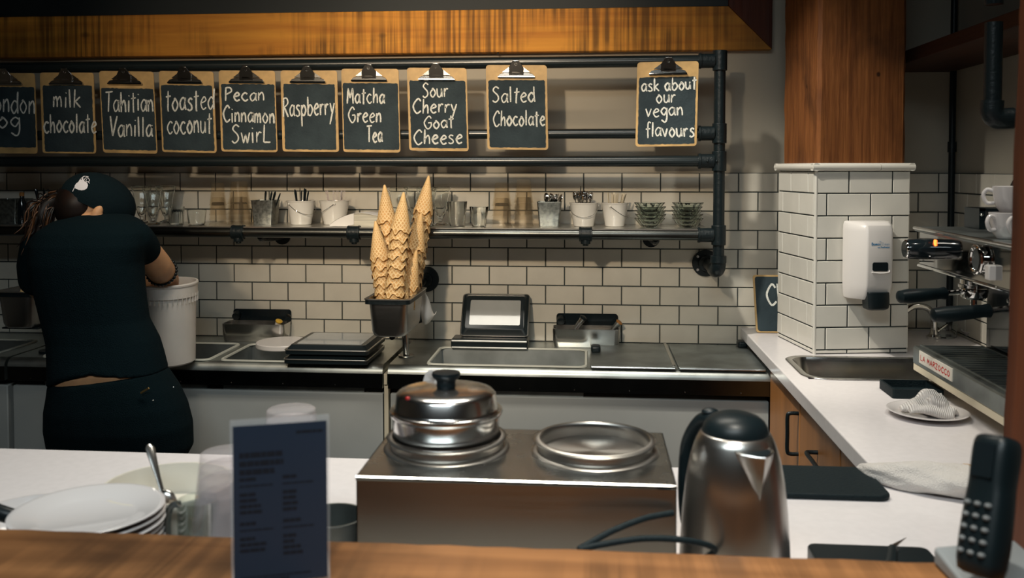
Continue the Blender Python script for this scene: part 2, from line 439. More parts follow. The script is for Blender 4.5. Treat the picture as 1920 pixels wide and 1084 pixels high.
def smoothpath(pts, n=6):
    pts = [Vector(p) for p in pts]
    if len(pts) < 3:
        return [pts[0].lerp(pts[-1], i / n) for i in range(n + 1)]
    out = []
    for i in range(len(pts) - 1):
        p0 = pts[max(i - 1, 0)]; p1 = pts[i]; p2 = pts[i + 1]; p3 = pts[min(i + 2, len(pts) - 1)]
        for k in range(n):
            t = k / n
            out.append(0.5 * ((2 * p1) + (p2 - p0) * t + (2 * p0 - 5 * p1 + 4 * p2 - p3) * t * t + (3 * p1 - p0 - 3 * p2 + p3) * t ** 3))
    out.append(pts[-1]); return out
ORD = ['topmost', 'second', 'third', 'fourth', 'fifth', 'sixth', 'seventh', 'eighth', 'ninth', 'tenth', 'eleventh', 'twelfth', 'thirteenth', 'fourteenth', 'fifteenth', 'sixteenth']

# ---------------------------------------------------------------- handwriting
G = {
 'a': (.82, [[(.72, .82), (.42, 1), (.08, .55), (.3, .02), (.62, .3), (.74, .98)], [(.74, 1), (.72, .3), (.84, 0)]]),
 'b': (.85, [[(.1, 1.7), (.12, 0)], [(.12, .55), (.45, 1), (.8, .55), (.45, 0), (.12, .2)]]),
 'c': (.75, [[(.7, .85), (.4, 1), (.05, .5), (.4, 0), (.75, .2)]]),
 'd': (.85, [[(.7, .8), (.38, 1), (.05, .5), (.35, 0), (.7, .4)], [(.74, 1.7), (.72, .8), (.78, 0)]]),
 'e': (.78, [[(.08, .5), (.45, .6), (.68, .78), (.42, 1.02), (.08, .5), (.36, 0), (.74, .15)]]),
 'f': (.6, [[(.72, 1.6), (.5, 1.75), (.35, 1.4), (.33, -.15)], [(.05, .9), (.65, .97)]]),
 'g': (.78, [[(.7, .8), (.4, 1), (.08, .55), (.4, .1), (.7, .6)], [(.72, 1), (.72, -.3), (.5, -.8), (.1, -.5)]]),
 'h': (.78, [[(.1, 1.7), (.12, 0)], [(.12, .5), (.45, 1), (.63, .7), (.68, 0)]]),
 'i': (.32, [[(.15, 1), (.16, 0)], [(.15, 1.35), (.2, 1.42)]]),
 'k': (.75, [[(.1, 1.7), (.1, 0)], [(.65, 1.0), (.12, .5)], [(.2, .55), (.75, 0)]]),
 'l': (.34, [[(.15, 1.7), (.18, 0)]]),
 'm': (1.0, [[(.08, 1), (.08, 0)], [(.08, .6), (.3, 1), (.43, .6), (.45, 0)], [(.45, .6), (.68, 1), (.83, .6), (.86, 0)]]),
 'n': (.76, [[(.08, 1), (.1, 0)], [(.1, .6), (.42, 1), (.62, .65), (.66, 0)]]),
 'o': (.8, [[(.45, 1), (.07, .5), (.4, 0), (.74, .5), (.42, 1.02), (.3, .93)]]),
 'p': (.82, [[(.1, 1), (.12, -.9)], [(.12, .6), (.45, 1), (.75, .55), (.42, .05), (.12, .3)]]),
 'r': (.6, [[(.1, 1), (.12, 0)], [(.12, .55), (.35, .95), (.6, .9)]]),
 's': (.68, [[(.62, .88), (.35, 1), (.15, .75), (.5, .45), (.58, .15), (.3, 0), (.05, .12)]]),
 't': (.66, [[(.35, 1.6), (.33, .1), (.4, 0)], [(.05, 1.1), (.68, 1.18)]]),
 'u': (.78, [[(.08, 1), (.12, .2), (.4, 0), (.65, .4), (.68, 1)], [(.68, 1), (.74, 0)]]),
 'v': (.72, [[(.05, 1), (.35, 0)], [(.35, 0), (.68, 1)]]),
 'w': (.95, [[(.05, 1), (.28, 0)], [(.28, 0), (.48, .8)], [(.48, .8), (.68, 0)], [(.68, 0), (.92, 1)]]),
 'x': (.7, [[(.05, 1), (.65, 0)], [(.65, 1), (.05, 0)]]),
 'y': (.76, [[(.08, 1), (.35, .2)], [(.72, 1), (.1, -.9)]]),
 'A': (1.0, [[(.05, 0), (.5, 1.7)], [(.5, 1.7), (.95, 0)], [(.22, .6), (.78, .6)]]),
 'B': (.9, [[(.1, 1.7), (.1, 0)], [(.1, 1.7), (.7, 1.5), (.6, .95), (.1, .9)], [(.1, .9), (.8, .7), (.7, .1), (.1, 0)]]),
 'C': (1.0, [[(.95, 1.4), (.6, 1.7), (.08, .85), (.5, 0), (1, .3)]]),
 'F': (.75, [[(.1, 1.65), (.12, 0)], [(.1, 1.65), (.8, 1.7)], [(.1, .95), (.6, 1.0)]]),
 'G': (1.05, [[(.92, 1.4), (.6, 1.7), (.08, .85), (.5, 0), (.92, .35), (.95, .8)], [(.55, .8), (1.0, .85)]]),
 'L': (.85, [[(.12, 1.7), (.1, .05)], [(.1, .05), (.8, .05)]]),
 'M': (1.05, [[(.08, 0), (.2, 1.7)], [(.2, 1.7), (.5, .6)], [(.5, .6), (.85, 1.7)], [(.85, 1.7), (.95, 0)]]),
 'O': (1.0, [[(.5, 1.7), (.08, .85), (.5, 0), (.92, .85), (.5, 1.7)]]),
 'P': (.85, [[(.12, 1.7), (.12, 0)], [(.1, 1.65), (.6, 1.65), (.75, 1.2), (.12, .8)]]),
 'R': (.9, [[(.12, 1.7), (.12, 0)], [(.1, 1.65), (.6, 1.65), (.75, 1.2), (.15, .8)], [(.3, .8), (.85, 0)]]),
 'S': (.85, [[(.8, 1.5), (.45, 1.7), (.15, 1.3), (.65, .75), (.7, .3), (.35, 0), (.05, .2)]]),
 'T': (1.0, [[(.05, 1.65), (1.0, 1.72)], [(.5, 1.7), (.5, 0)]]),
 'V': (.85, [[(.05, 1.7), (.4, 0)], [(.4, 0), (.85, 1.7)]]),
 'Z': (.9, [[(.08, 1.7), (.85, 1.7)], [(.85, 1.7), (.05, 0)], [(.05, 0), (.88, 0)]]),
 ' ': (.5, []),
}
def write(mb, text, fx, x0, x1, yb, xh, w, slope=0.0, wob=0.06, mi=0, steps=5):
    """strokes of `text` between x0..x1 on baseline yb; fx maps flat (x, y-up) to the surface"""
    adv = [G[c][0] + .14 for c in text]; tot = sum(adv) - .14
    sx = (x1 - x0) / tot; rnd = random.Random(text + str(x0)); x = x0
    for c, a in zip(text, adv):
        dy = rnd.uniform(-wob, wob) * xh; sl = rnd.uniform(-.05, .05)
        for st in G[c][1]:
            pts = smoothpath([Vector((x + (px + sl * py) * sx, yb + dy + py * xh + slope * (x - x0), 0)) for px, py in st], steps)
            ww = w * rnd.uniform(.85, 1.2); L = []; Rr = []
            for i, p in enumerate(pts):
                d = (pts[min(i + 1, len(pts) - 1)] - pts[max(i - 1, 0)])
                d = d.normalized() if d.length > 1e-9 else Vector((1, 0, 0))
                nrm = Vector((-d.y, d.x, 0)); q = ww * .5 * (0.75 if i in (0, len(pts) - 1) else 1) * rnd.uniform(.9, 1.1)
                L.append(p + nrm * q); Rr.append(p - nrm * q)
            m = len(pts)
            mb.add([fx(p.x, p.y) for p in L] + [fx(p.x, p.y) for p in Rr],
                   [(i, i + 1, m + i + 1, m + i) for i in range(m - 1)], mi)
        x += a * sx

# ================================================================ the room
YW = 3.63                                     # back wall
XR = PY(1785, 420, YW).x                      # corner with the right wall
ZT = PY(1107, 324.3, YW).z                    # top of the tiles
TP, TH = 0.1518, 0.0754                       # tile pitch
CT = 0.912                                    # worktop height
FZ = 0.84                                     # freezer top height
struct(MB().bb((-3.6, -2.2, -0.1), (XR + 0.1, YW + 0.1, 0)).build('floor', 'floor'))
struct(MB().bb((-3.6, -2.2, 3.2), (XR + 0.1, YW + 0.1, 3.3)).build('ceiling', 'ceiling'))
def tiles(mb, O, ux, n, length, joint0, rows, ztop, ch=0.0022, gap=0.0028, clip0=0.0, zmin=-9, odd=0):
    """running-bond tiles from O along ux, proud of the grout along n; joint0 = a joint of the top row"""
    O = Vector(O); ux = Vector(ux); n = Vector(n); rnd = random.Random(5)
    for r in range(rows):
        z1 = ztop - r * TH - gap / 2; z0 = max(ztop - (r + 1) * TH + gap / 2, zmin)
        if z0 >= z1 - .01: continue
        j = joint0 + (TP / 2 if (r + odd) % 2 else 0)
        k = math.floor((clip0 - j) / TP)
        while j + k * TP < length:
            a = max(j + k * TP + gap / 2, clip0); b = min(j + (k + 1) * TP - gap / 2, length)
            k += 1
            if b - a < .006: continue
            tx, tz = rnd.uniform(-.0005, .0005), rnd.uniform(-.0005, .0005)
            base = [(a, z0), (b, z0), (b, z1), (a, z1)]
            top = [(a + ch, z0 + ch), (b - ch, z0 + ch), (b - ch, z1 - ch), (a + ch, z1 - ch)]
            off = [-tx - tz, tx - tz, tx + tz, -tx + tz]
            vs = [Vector((0, 0, z)) + Vector((O.x, O.y, 0)) + ux * s - n * .001 for s, z in base] + \
                 [Vector((0, 0, z)) + Vector((O.x, O.y, 0)) + ux * s + n * (.0030 + q) for (s, z), q in zip(top, off)]
            mb.add(vs, [(4, 5, 6, 7), (0, 1, 5, 4), (1, 2, 6, 5), (2, 3, 7, 6), (3, 0, 4, 7)], 1)
w = MB(); w.bb((-3.6, YW + 0.012, 0), (XR + 0.1, YW + 0.15, 3.2), 2)
w.bb((-3.6, YW, 0), (XR, YW + 0.013, ZT), 0)
tiles(w, (0, YW, 0), (1, 0, 0), (0, -1, 0), XR, PY(1094.5, 342, YW).x, 12, ZT, clip0=-3.0, zmin=.66)
struct(w.build('wall_back', ['grout', 'tile', 'paint'], flat=True))
w = MB(); w.bb((XR + 0.012, -2.2, 0), (XR + 0.12, YW + 0.012, 3.2), 2)
w.bb((XR, 0.4, 0), (XR + 0.013, YW, ZT), 0)
tiles(w, (XR, YW, 0), (0, -1, 0), (-1, 0, 0), 3.0, 0.07, 9, ZT, clip0=0.003, zmin=.9)
struct(w.build('wall_right', ['grout', 'tile', 'paint'], flat=True))
struct(MB().bb((-3.7, -2.2, 0), (-3.6, YW + .1, 3.2)).build('wall_left', 'paint'))
struct(MB().bb((-3.6, -2.3, 0), (XR + .1, -2.2, 3.2)).build('wall_front', 'cafe_wall'))

# ---------------------------------------------------------------- timber column on a tiled plinth
c0 = PZ(1525, 665, CT); c1 = PZ(1702.5, 662, CT)
ur = (c1 - c0); ur.z = 0; CW = ur.length; ur.normalize(); un = Vector((ur.y, -ur.x, 0))   # un faces the camera
ang = math.atan2(ur.y, ur.x); RC = Matrix.Rotation(ang, 3, 'Z')
cc = c0 + ur * CW / 2 - un * CW / 2
ZP = CAMZ + 0.003
col = thing('timber_column', 'square reddish timber column standing on a white tiled plinth', 'column', (cc.x, cc.y, CT), (0, 0, ang))
p = MB(); p.box((cc.x, cc.y, (CT + ZP) / 2), (CW - .008, CW - .008, ZP - CT), RC, 0)
rowtop = ZP - 0.013; CTP = TP; rows = 9
tiles(p, c0 + un * -.004, ur, un, CW, 0.118, rows, rowtop, clip0=.0, zmin=CT + .002)
sl = c0 - un * CW
tiles(p, sl + ur * .004, un, -ur, CW - .016, 0.118, rows, rowtop, clip0=.0, zmin=CT + .002)
sr = c0 + ur * (CW - .004)
tiles(p, sr, -un, ur, CW, 0.02, rows, rowtop, clip0=.0, zmin=CT + .002)
# slim corner bullnose
e = c0 + ur * .001 - un * .001
p.cyl((e.x + ur.x * .004 - un.x * .004, e.y + ur.y * .004 - un.y * .004, CT), (e.x + ur.x * .004 - un.x * .004, e.y + ur.y * .004 - un.y * .004, rowtop), .0055, n=12, mi=1)
p.build('tiled_plinth', ['grout', 'tile_white'], col, world=True, flat=True)
cap = MB()
h = CW / 2 + .012
for k, (a, b) in enumerate(((0, .66), (.66, 1.0))):
    x0 = -h + 2 * h * a + (.001 if k else 0); x1 = -h + 2 * h * b - .001
    for sgn in (-1, 1):
        cap.tube([(x0, sgn * (h - .012), ZP - CT), (x1, sgn * (h - .012), ZP - CT)], .0135, 16)
for sgn in (-1, 1):
    cap.tube([(sgn * (h - .012), -h + .001, ZP - CT), (sgn * (h - .012), h, ZP - CT)], .0135, 16)
cap.bb((-h + .01, -h + .01, ZP - CT - .004), (h - .01, h - .01, ZP - CT + .012))
cap.build('cap_moulding', 'tile_white', col)
s = MB(); iw = CW / 2 - .012; rng = random.Random(3); rings = []
for i in range(41):
    z = ZP - CT + .011 + i * (3.2 - ZP - .011) / 40
    rings.append([Vector((sx * iw + rng.uniform(-.0018, .0018) * 1 - .0022 * z * 0, sy * iw + rng.uniform(-.0018, .0018), z)) for sx, sy in
                  ((-.93, -1), (.93, -1), (1, -.93), (1, .93), (.93, 1), (-.93, 1), (-1, .93), (-1, -.93))])
s.loft(rings)
s.build('timber_shaft', 'column_wood', col, sharp=25)
def col_local(px, py, off=0.0):
    """point on the plinth's front face (off = distance in front) in world coordinates"""
    d = ray(px, py); o = Vector((0, 0, CAMZ)); q = c0 + un * off
    return o + d * ((q - o).dot(un) / d.dot(un))

# soap dispenser
d0 = col_local(1577, 573); d1 = col_local(1661, 413)
dz0, dz1 = d0.z, d1.z
dw = (Vector((d1.x - d0.x, d1.y - d0.y, 0))).length
db = Vector((d0.x, d0.y, dz0)) + ur * dw / 2 + un * .0045
sd = thing('soap_dispenser', 'white wall soap dispenser with a black push lever on the tiled column', 'soap dispenser', db, (0, 0, ang))
H = dz1 - dz0
def disp_ring(z, k=1.0, dep=.1):
    hw = dw / 2 * k
    pts = [(-hw, 0), (-hw, -dep * .35), (-hw * .90, -dep * .55), (-hw * .55, -dep * .95), (-hw * .47, -dep), (hw * .52, -dep), (hw * .66, -dep * .95), (hw * .97, -dep * .5), (hw, -dep * .35), (hw, 0)]
    return [Vector((x, y, z)) for x, y in pts]
b = MB(); b.loft([disp_ring(.03, .93, .072), disp_ring(.045, .97, .085), disp_ring(.08, 1, .097), disp_ring(H * .6, 1, .1), disp_ring(H - .03, 1, .1), disp_ring(H - .012, .985, .092), disp_ring(H - .003, .95, .078), disp_ring(H, .88, .06)])
b.build('body', 'white_plastic', sd, bevel=.006, seg=3)
wn = MB(); z0w = H * (573 - 502) / 160.; z1w = H * (573 - 486) / 160.
wn.prism([(-.026 + q[0] * .052 + .006, -.1025, z0w + q[1] * (z1w - z0w)) for q in ((.08, 0), (.92, 0), (1, .15), (1, .85), (.92, 1), (.08, 1), (0, .85), (0, .15))], (0, .008, 0))
wn.build('level_window', 'black_gloss', sd)
wf = MB(); wf.tube(smoothpath([(-.022, -.1015, z0w - .004), (0.006, -.104, z0w - .0065), (.034, -.1015, z0w - .004), (.038, -.101, z0w + .004)]), .0028, 8)
wf.build('window_lip', 'white_plastic', sd)
ps = MB(); zt = H * 32 / 160.
ps.loft([[Vector((x, y, z)) for x, y in ((-.030 * q, -.05), (-.032 * q, -.1 - dd), (-.02 * q, -.107 - dd), (.028 * q, -.107 - dd), (.040 * q, -.1 - dd), (.040 * q, -.05))] for z, q, dd in ((-.002, .80, -.012), (.004, .95, -.002), (.02, 1.0, .0), (zt, 1.0, -.003))])
ps.build('push_lever', 'black_plastic', sd, bevel=.002)
lg = MB(); fx = lambda x, y: Vector((x, -.1008, y))
zl = H * (573 - 455) / 160.
write(lg, 'Biomax', fx, -.024, .006, zl, .0052, .0016)
write(lg, 'Clean', fx, .009, .036, zl + .0005, .0044, .0009)
write(lg, 'so', fx, -.004, .004, zl - .0085, .003, .0012); write(lg, 'freshness', fx, .006, .036, zl - .0085, .0032, .0014)
for t in (-.9, -.3, .3, .9):
    a = Vector((.005, -.1008, zl + .009)); dr = Vector((math.sin(t), 0, math.cos(t)))
    lg.prism([a + dr * .002 + Vector((-.0006, 0, 0)), a + dr * .002 + Vector((.0006, 0, 0)), a + dr * .007], (0, -.0002, 0))
lg.build('printed_logo', 'blue_print', sd)

# ================================================================ menu frame above
YF = YW - .039
mfz0 = (PY(700, 101, YF).z + PY(1400, 92, YF).z) / 2; mfz1 = (PY(700, 21, YF).z + PY(1300, 12, YF).z) / 2
mfx1 = PY(1448, 60, YF).x; mfxi = PY(1366, 5, YF).x; mfx0 = -2.9; mft = .05; mftop = 2.62
mf = thing('menu_board', 'dark menu board in a sawn orange timber frame over the clipboards', 'menu board', ((mfx0 + mfx1) / 2, YF + .05, mfz0))
def fr(poly, name, m):
    MB().prism([(x, YF, z) for x, z in poly], (0, mft, 0)).build(name, m, mf, world=True, bevel=.003)
fr([(mfx0, mfz0), (mfx1, mfz0), (mfxi, mfz1), (mfx0 + .16, mfz1)], 'bottom_rail', 'beam_wood')
fr([(mfx1, mfz0), (mfx1, mftop), (mfxi, mftop - .16), (mfxi, mfz1)], 'upright_rail', 'beam_wood_upright')
fr([(mfx0, mfz0), (mfx0, mftop), (mfx0 + .16, mftop - .16), (mfx0 + .16, mfz1)], 'upright_rail', 'beam_wood_upright')
fr([(mfx0, mftop), (mfx1, mftop), (mfxi, mftop - .16), (mfx0 + .16, mftop - .16)], 'top_rail', 'beam_wood')
MB().bb((mfx0 + .05, YF + .012, mfz1 - .02), (mfxi + .02, YF + .03, mftop - .1)).build('board_panel', 'menu_black', mf, world=True)
MB().cyl((PY(933, 95, YF).x, YF + .012, mfz0 + .002), (PY(933, 95, YF).x, YF + .012, mfz0 - .006), .004).build('bolt', 'black_pipe', mf, world=True)

# ================================================================ pipe rack
YPI = 3.35; PR = .0205
def zavg(*ps): return sum(PY(x, y, YPI).z for x, y in ps) / len(ps)
zt_ = zavg((1250, 113), (700, 122)); zm_ = zavg((1100, 251), (1060, 251)); z3_ = zavg((1200, 301), (700, 304)); zs_ = zavg((1200, 441), (560, 435))
xu = PY(1348.5, 300, YPI).x; zb_ = PY(1345, 508, YPI).z
rack = thing('pipe_rack', 'black iron pipe rack on the tiled wall carrying a steel shelf', 'pipe rack', (xu, YW - .004, zb_))
XL = -2.95
for nm, z, r in (('top_rail', zt_, .0215), ('middle_rail', zm_, .0185), ('lower_rail', z3_, PR), ('shelf_rail', zs_, PR)):
    MB().tube([(XL, YPI, z), (xu - .005, YPI, z)], r, 18).build(nm, 'pipe_steel' if nm == 'shelf_rail' else 'black_satin', rack, world=True)
for z in (zt_, zm_, z3_, zs_):
    f = MB(); f.cyl((xu - .072, YPI, z), (xu - .018, YPI, z), .0262, n=20); f.cyl((xu - .076, YPI, z), (xu - .066, YPI, z), .0285, n=20)
    f.cyl((xu, YPI, z - .036), (xu, YPI, z + .036), .0262, n=20)
    if z == z3_:
        for bx in (-.045, -.012): f.sph((xu + bx, YPI - .026, z), .005, nu=10, nv=6)
    f.build('tee_fitting', 'black_pipe', rack, world=True, bevel=.002)
MB().tube([(xu, YPI, zb_ + .01), (xu, YPI, zt_ + .03)], PR, 18).build('upright_pipe', 'black_pipe', rack, world=True)
f = MB(); f.tube(smoothpath([(xu, YPI, zb_ + .05), (xu, YPI + .002, zb_ + .015), (xu - .004, YPI + .02, zb_), (xu - .008, YPI + .06, zb_)], 6), .0265, 18); f.cyl((xu, YPI, zb_ + .03), (xu, YPI, zb_ + .055), .029)
f.build('elbow_fitting', 'black_pipe', rack, world=True)
MB().tube([(xu - .008, YPI + .05, zb_), (xu - .008, YW - .006, zb_)], PR, 16).build('wall_stub', 'black_pipe', rack, world=True)
f = MB(); fxc = xu - .012
f.cyl((fxc, YW - .004, zb_), (fxc, YW - .016, zb_), .053, n=32); f.cyl((fxc, YW - .016, zb_), (fxc, YW - .035, zb_), .03, n=24)
f.build('wall_flange', 'black_pipe', rack, world=True, bevel=.002)
f = MB()
for sx, sz in ((-1, 1), (-1, -1), (1, 1), (1, -1)): f.cyl((fxc + sx * .032, YW - .015, zb_ + sz * .026), (fxc + sx * .032, YW - .019, zb_ + sz * .026), .0055, n=10)
f.build('flange_screw', 'chrome_clip', rack, world=True)
zsh = zs_ + PR + .001                           # shelf top
MB().bb((XL, YPI - .012, zsh - .004), (xu - .03, YW - .004, zsh)).build('shelf_plate', 'shelf_steel', rack, world=True)
for px in (447, 664, 1098):
    x = PY(px, 440, YPI).x; f = MB()
    f.cyl((x - .021, YPI, zs_), (x + .021, YPI, zs_), .0262, n=20); f.cyl((x - .024, YPI, zs_), (x - .016, YPI, zs_), .0275, n=20); f.cyl((x + .016, YPI, zs_), (x + .024, YPI, zs_), .0275, n=20)
    f.cyl((x, YPI, zs_ - .02), (x, YPI, zs_ - .036), .018, n=18); f.cyl((x, YPI, zs_ - .034), (x, YPI, zs_ - .043), .011, n=8)
    f.build('pipe_collar', 'black_pipe', rack, world=True, bevel=.0015)
for px in (484, 1230, 100):
    x = PY(px, 440, YPI).x; f = MB()
    f.tube(smoothpath([(x, YPI + .02, zs_ - .018), (x, YPI + .06, zs_ - .032), (x, YW - .03, zs_ - .036), (x, YW - .006, zs_ - .036)]), .012, 10)
    f.cyl((x, YW - .004, zs_ - .036), (x, YW - .012, zs_ - .036), .034, n=20)
    f.build('shelf_bracket', 'black_pipe', rack, world=True)

# ================================================================ clipboards
YB = YPI - .0215 - .0075
BD = [  # top-left, bottom-right outline (px), the tilt shift at the bottom, chalk panel insets, lettering
 ((-43, 137), (68, 287), 3, [('London', -28, 66, 209, 24, -.06), ('Fog', -28, 38, 240, 19, 0)], 'London Fog', (2, 27, 2, 12)),
 ((75, 136), (178, 287), 3, [('milk', 99, 151, 201, 20, 0), ('chocolate', 82, 181, 249, 21, 0)], 'milk chocolate', (5, 25, 4, 3)),
 ((186, 133), (290, 286), 6, [('Tahitian', 196, 288, 210, 22, .02), ('Vanilla', 205, 286, 256, 22, 0)], 'Tahitian Vanilla', (2, 33, 2, 6)),
 ((298, 133), (402, 285), 5, [('toasted', 310, 402, 208, 23, .03), ('coconut', 313, 397, 252, 23, .05)], 'toasted coconut', (3, 27, 4, 4)),
 ((410, 132), (517, 284), 4, [('Pecan', 421, 496, 189, 15, 0), ('Cinnamon', 418, 515, 229, 18, -.02), ('SwirL', 434, 508, 269, 20, .02)], 'Pecan Cinnamon Swirl', (4, 26, 2, 4)),
 ((526, 132), (633, 284), 3, [('Raspberry', 530, 627, 219, 21, .05)], 'Raspberry', (5, 26, 5, 4)),
 ((640, 129), (748, 285), 3, [('Matcha', 650, 721, 194, 17, 0), ('Green', 653, 715, 230, 17, .02), ('Tea', 687, 717, 267, 18, 0)], 'Matcha Green Tea', (2, 27, 2, 5)),
 ((763, 127), (875, 282), 4, [('Sour', 792, 840, 182, 16, .03), ('Cherry', 773, 857, 213, 16, .03), ('Goat', 794, 851, 242, 14, .05), ('Cheese', 775, 867, 271, 16, .02)], 'Sour Cherry Goat Cheese', (4, 24, 3, 5)),
 ((911, 122), (1025, 280), 3, [('Salted', 923, 1004, 192, 17, .02), ('Chocolate', 924, 1022, 237, 17, .02)], 'Salted Chocolate', (4, 28, 4, 4)),
 ((1195, 117), (1309, 275), -3, [('ask about', 1202, 1306, 172, 14, .06), ('our', 1230, 1266, 193, 15, .03), ('vegan', 1210, 1281, 219, 15, .05), ('flavours', 1210, 1302, 256, 16, 0)], 'ask about our vegan flavours', (4, 28, 4, 4)),
]
def poly_round(x0, z0, x1, z1, r, k=4):
    out = []
    for q, (cx, cz) in enumerate(((x1 - r, z1 - r), (x0 + r, z1 - r), (x0 + r, z0 + r), (x1 - r, z0 + r))):
        for i in range(k + 1):
            t = q * math.pi / 2 + i / k * math.pi / 2; out.append((cx + r * math.cos(t), cz + r * math.sin(t)))
    return out
def clip_parts(cl, wv):
    """spring clip lying on a board; cl = the board thing, wv(dx, dz, dy) maps clip metres to world"""
    f = MB(); prof = [(-.067, .004), (-.06, .012), (-.045, .0165), (.045, .0165), (.06, .012), (.067, .004), (.068, -.001), (-.068, -.001)]
    f.loft([[wv(x, z, .004) for x, z in prof], [wv(x, z, .012 - .3 * (z - .004) * .5) for x, z in prof]])
    c = f.build('clip', 'chrome_clip', cl, world=True, bevel=.001)
    f = MB(); f.tube([wv(-.0675, .001, .011), wv(.0675, .001, .011)], .0034, 8)
    inv = MW[cl.name].inverted(); f.v = [inv @ v for v in f.v]; f.build('clip_lip', 'chrome', c)
    for sg in (-1, 1):
        f = MB(); tri = [(sg * .026, .018), (sg * .052, .018), (sg * .026, .037)]
        f.loft([[wv(x, z, .008) for x, z in tri], [wv(x, z, .0105) for x, z in tri]])
        f.v = [inv @ v for v in f.v]; f.build('clip_wing', 'chrome_clip', c)
    f = MB()
    lev = [(-.0265, .008), (.0265, .008), (.0265, .036), (.0115, .058), (-.0115, .058), (-.0265, .036)]
    f.loft([[wv(x, z, .012 + max(0, z - .03) * .25) for x, z in lev], [wv(x, z, .0145 + max(0, z - .03) * .25) for x, z in lev]])
    f.tube([wv(-.0115, .058, .0215), wv(.0115, .058, .0215)], .0026, 8)
    f.v = [inv @ v for v in f.v]; f.build('clip_lever', 'chrome_clip', c, bevel=.0008)
    f = MB(); f.ring(wv(0, .046, .0185), .0045, .0016, (0, 1, 0), 16, 6); f.v = [inv @ v for v in f.v]; f.build('hang_ring', 'chrome', c)
    f = MB(); pl = [(-.015, .014), (.015, .014), (.015, .031), (-.015, .031)]
    f.loft([[wv(x, z, .0147) for x, z in pl], [wv(x, z, .0152) for x, z in pl]])
    f.v = [inv @ v for v in f.v]; f.build('clip_plate', 'chrome', c)
for (tl, br_, tilt, lines, txt, ins) in BD:
    a = PY(tl[0], tl[1], YB); b_ = PY(br_[0], br_[1], YB); S = (PY(1000, 200, YB).x - PY(900, 200, YB).x) / 100
    t2 = PY(tl[0], br_[1], YB)
    x0, x1 = a.x, b_.x; z1, z0 = a.z, b_.z; bw, bh = x1 - x0, z1 - z0; tx = tilt * S
    cb = thing('clipboard', f'brown clipboard with a chalkboard panel lettered "{txt}"', 'clipboard', ((x0 + x1) / 2, YB, z1), (0, 0, 0), 'clipboard flavour signs on the pipe rack')
    def skew(x, z, y=0, z1=z1, bh=bh, tx=tx): return Vector((x + (z1 - z) / bh * tx, YB - y, z - (x - x0) * 0 - tx / bh * (x - x0) * .6))
    f = MB(); ol = poly_round(x0, z0, x1, z1, .011)
    f.loft([[skew(x, z, -.0015) for x, z in ol], [skew(x, z, .0015) for x, z in ol]])
    f.build('board', 'hardboard', cb, world=True)
    l, t, r, bt = [q * S for q in ins]; rnd = random.Random(txt)
    px0, px1, pz0, pz1 = x0 + l, x1 - r, z0 + bt, z1 - t; ol = []
    base = poly_round(px0, pz0, px1, pz1, .006, 3)
    for i in range(len(base)):                  # ragged painted edge
        p0, p1 = base[i], base[(i + 1) % len(base)]; m_ = max(1, int(math.dist(p0, p1) / .008))
        for k in range(m_):
            u = k / m_; ol.append((p0[0] + (p1[0] - p0[0]) * u + rnd.uniform(-.0009, .0009), p0[1] + (p1[1] - p0[1]) * u + rnd.uniform(-.0012, .0012)))
    f = MB(); f.loft([[skew(x, z, .0012) for x, z in ol], [skew(x, z, .0019) for x, z in ol]])
    f.build('chalk_panel', 'chalkboard', cb, world=True, flat=True)
    f = MB()
    for (wd, wx0, wx1, wyb, xh, slp) in lines:
        write(f, wd, lambda x, y: PY(x, -y, YB - .0026), wx0, wx1, -wyb, xh, 2.8, slp)
    f.build('chalk_lettering', 'chalk', cb, world=True, flat=True)
    cx = (x0 + x1) / 2 + rnd.uniform(-.004, .004) - .001; cz = z1 - 23 * S if ins[1] < 30 else z1 - 25 * S
    clip_parts(cb, lambda dx, dz, dy: skew(cx + dx, cz + dz, dy))
# chalk sign tucked behind the column
q0 = PZ(1459, 629, CT); 
sg = thing('chalk_sign', 'small chalk sign leaning on the wall beside the tiled column', 'sign', (q0.x, q0.y + .06, CT), (0, 0, R(2)))
lean = .10
def sgp(x, z, y=0): return Vector((x, -.02 + z * lean / .3 - y, z))
sw = .13; shh = (629 - 525) / 1700 * 3.5
f = MB(); ol = poly_round(-.075, .003, sw - .075, shh, .01); f.loft([[sgp(x, z, -.003) for x, z in ol], [sgp(x, z, .0005) for x, z in ol]]); f.build('board', 'hardboard', sg)
f = MB(); ol = poly_round(-.068, .008, sw - .08, shh - .006, .01); f.loft([[sgp(x, z, .0003) for x, z in ol], [sgp(x, z, .0014) for x, z in ol]]); f.build('chalk_panel', 'chalkboard', sg)
f = MB(); write(f, 'Ch', lambda x, y: sgp(x, y, .002), -.03, .045, .105, .045, .007); f.build('chalk_lettering', 'chalk', sg)

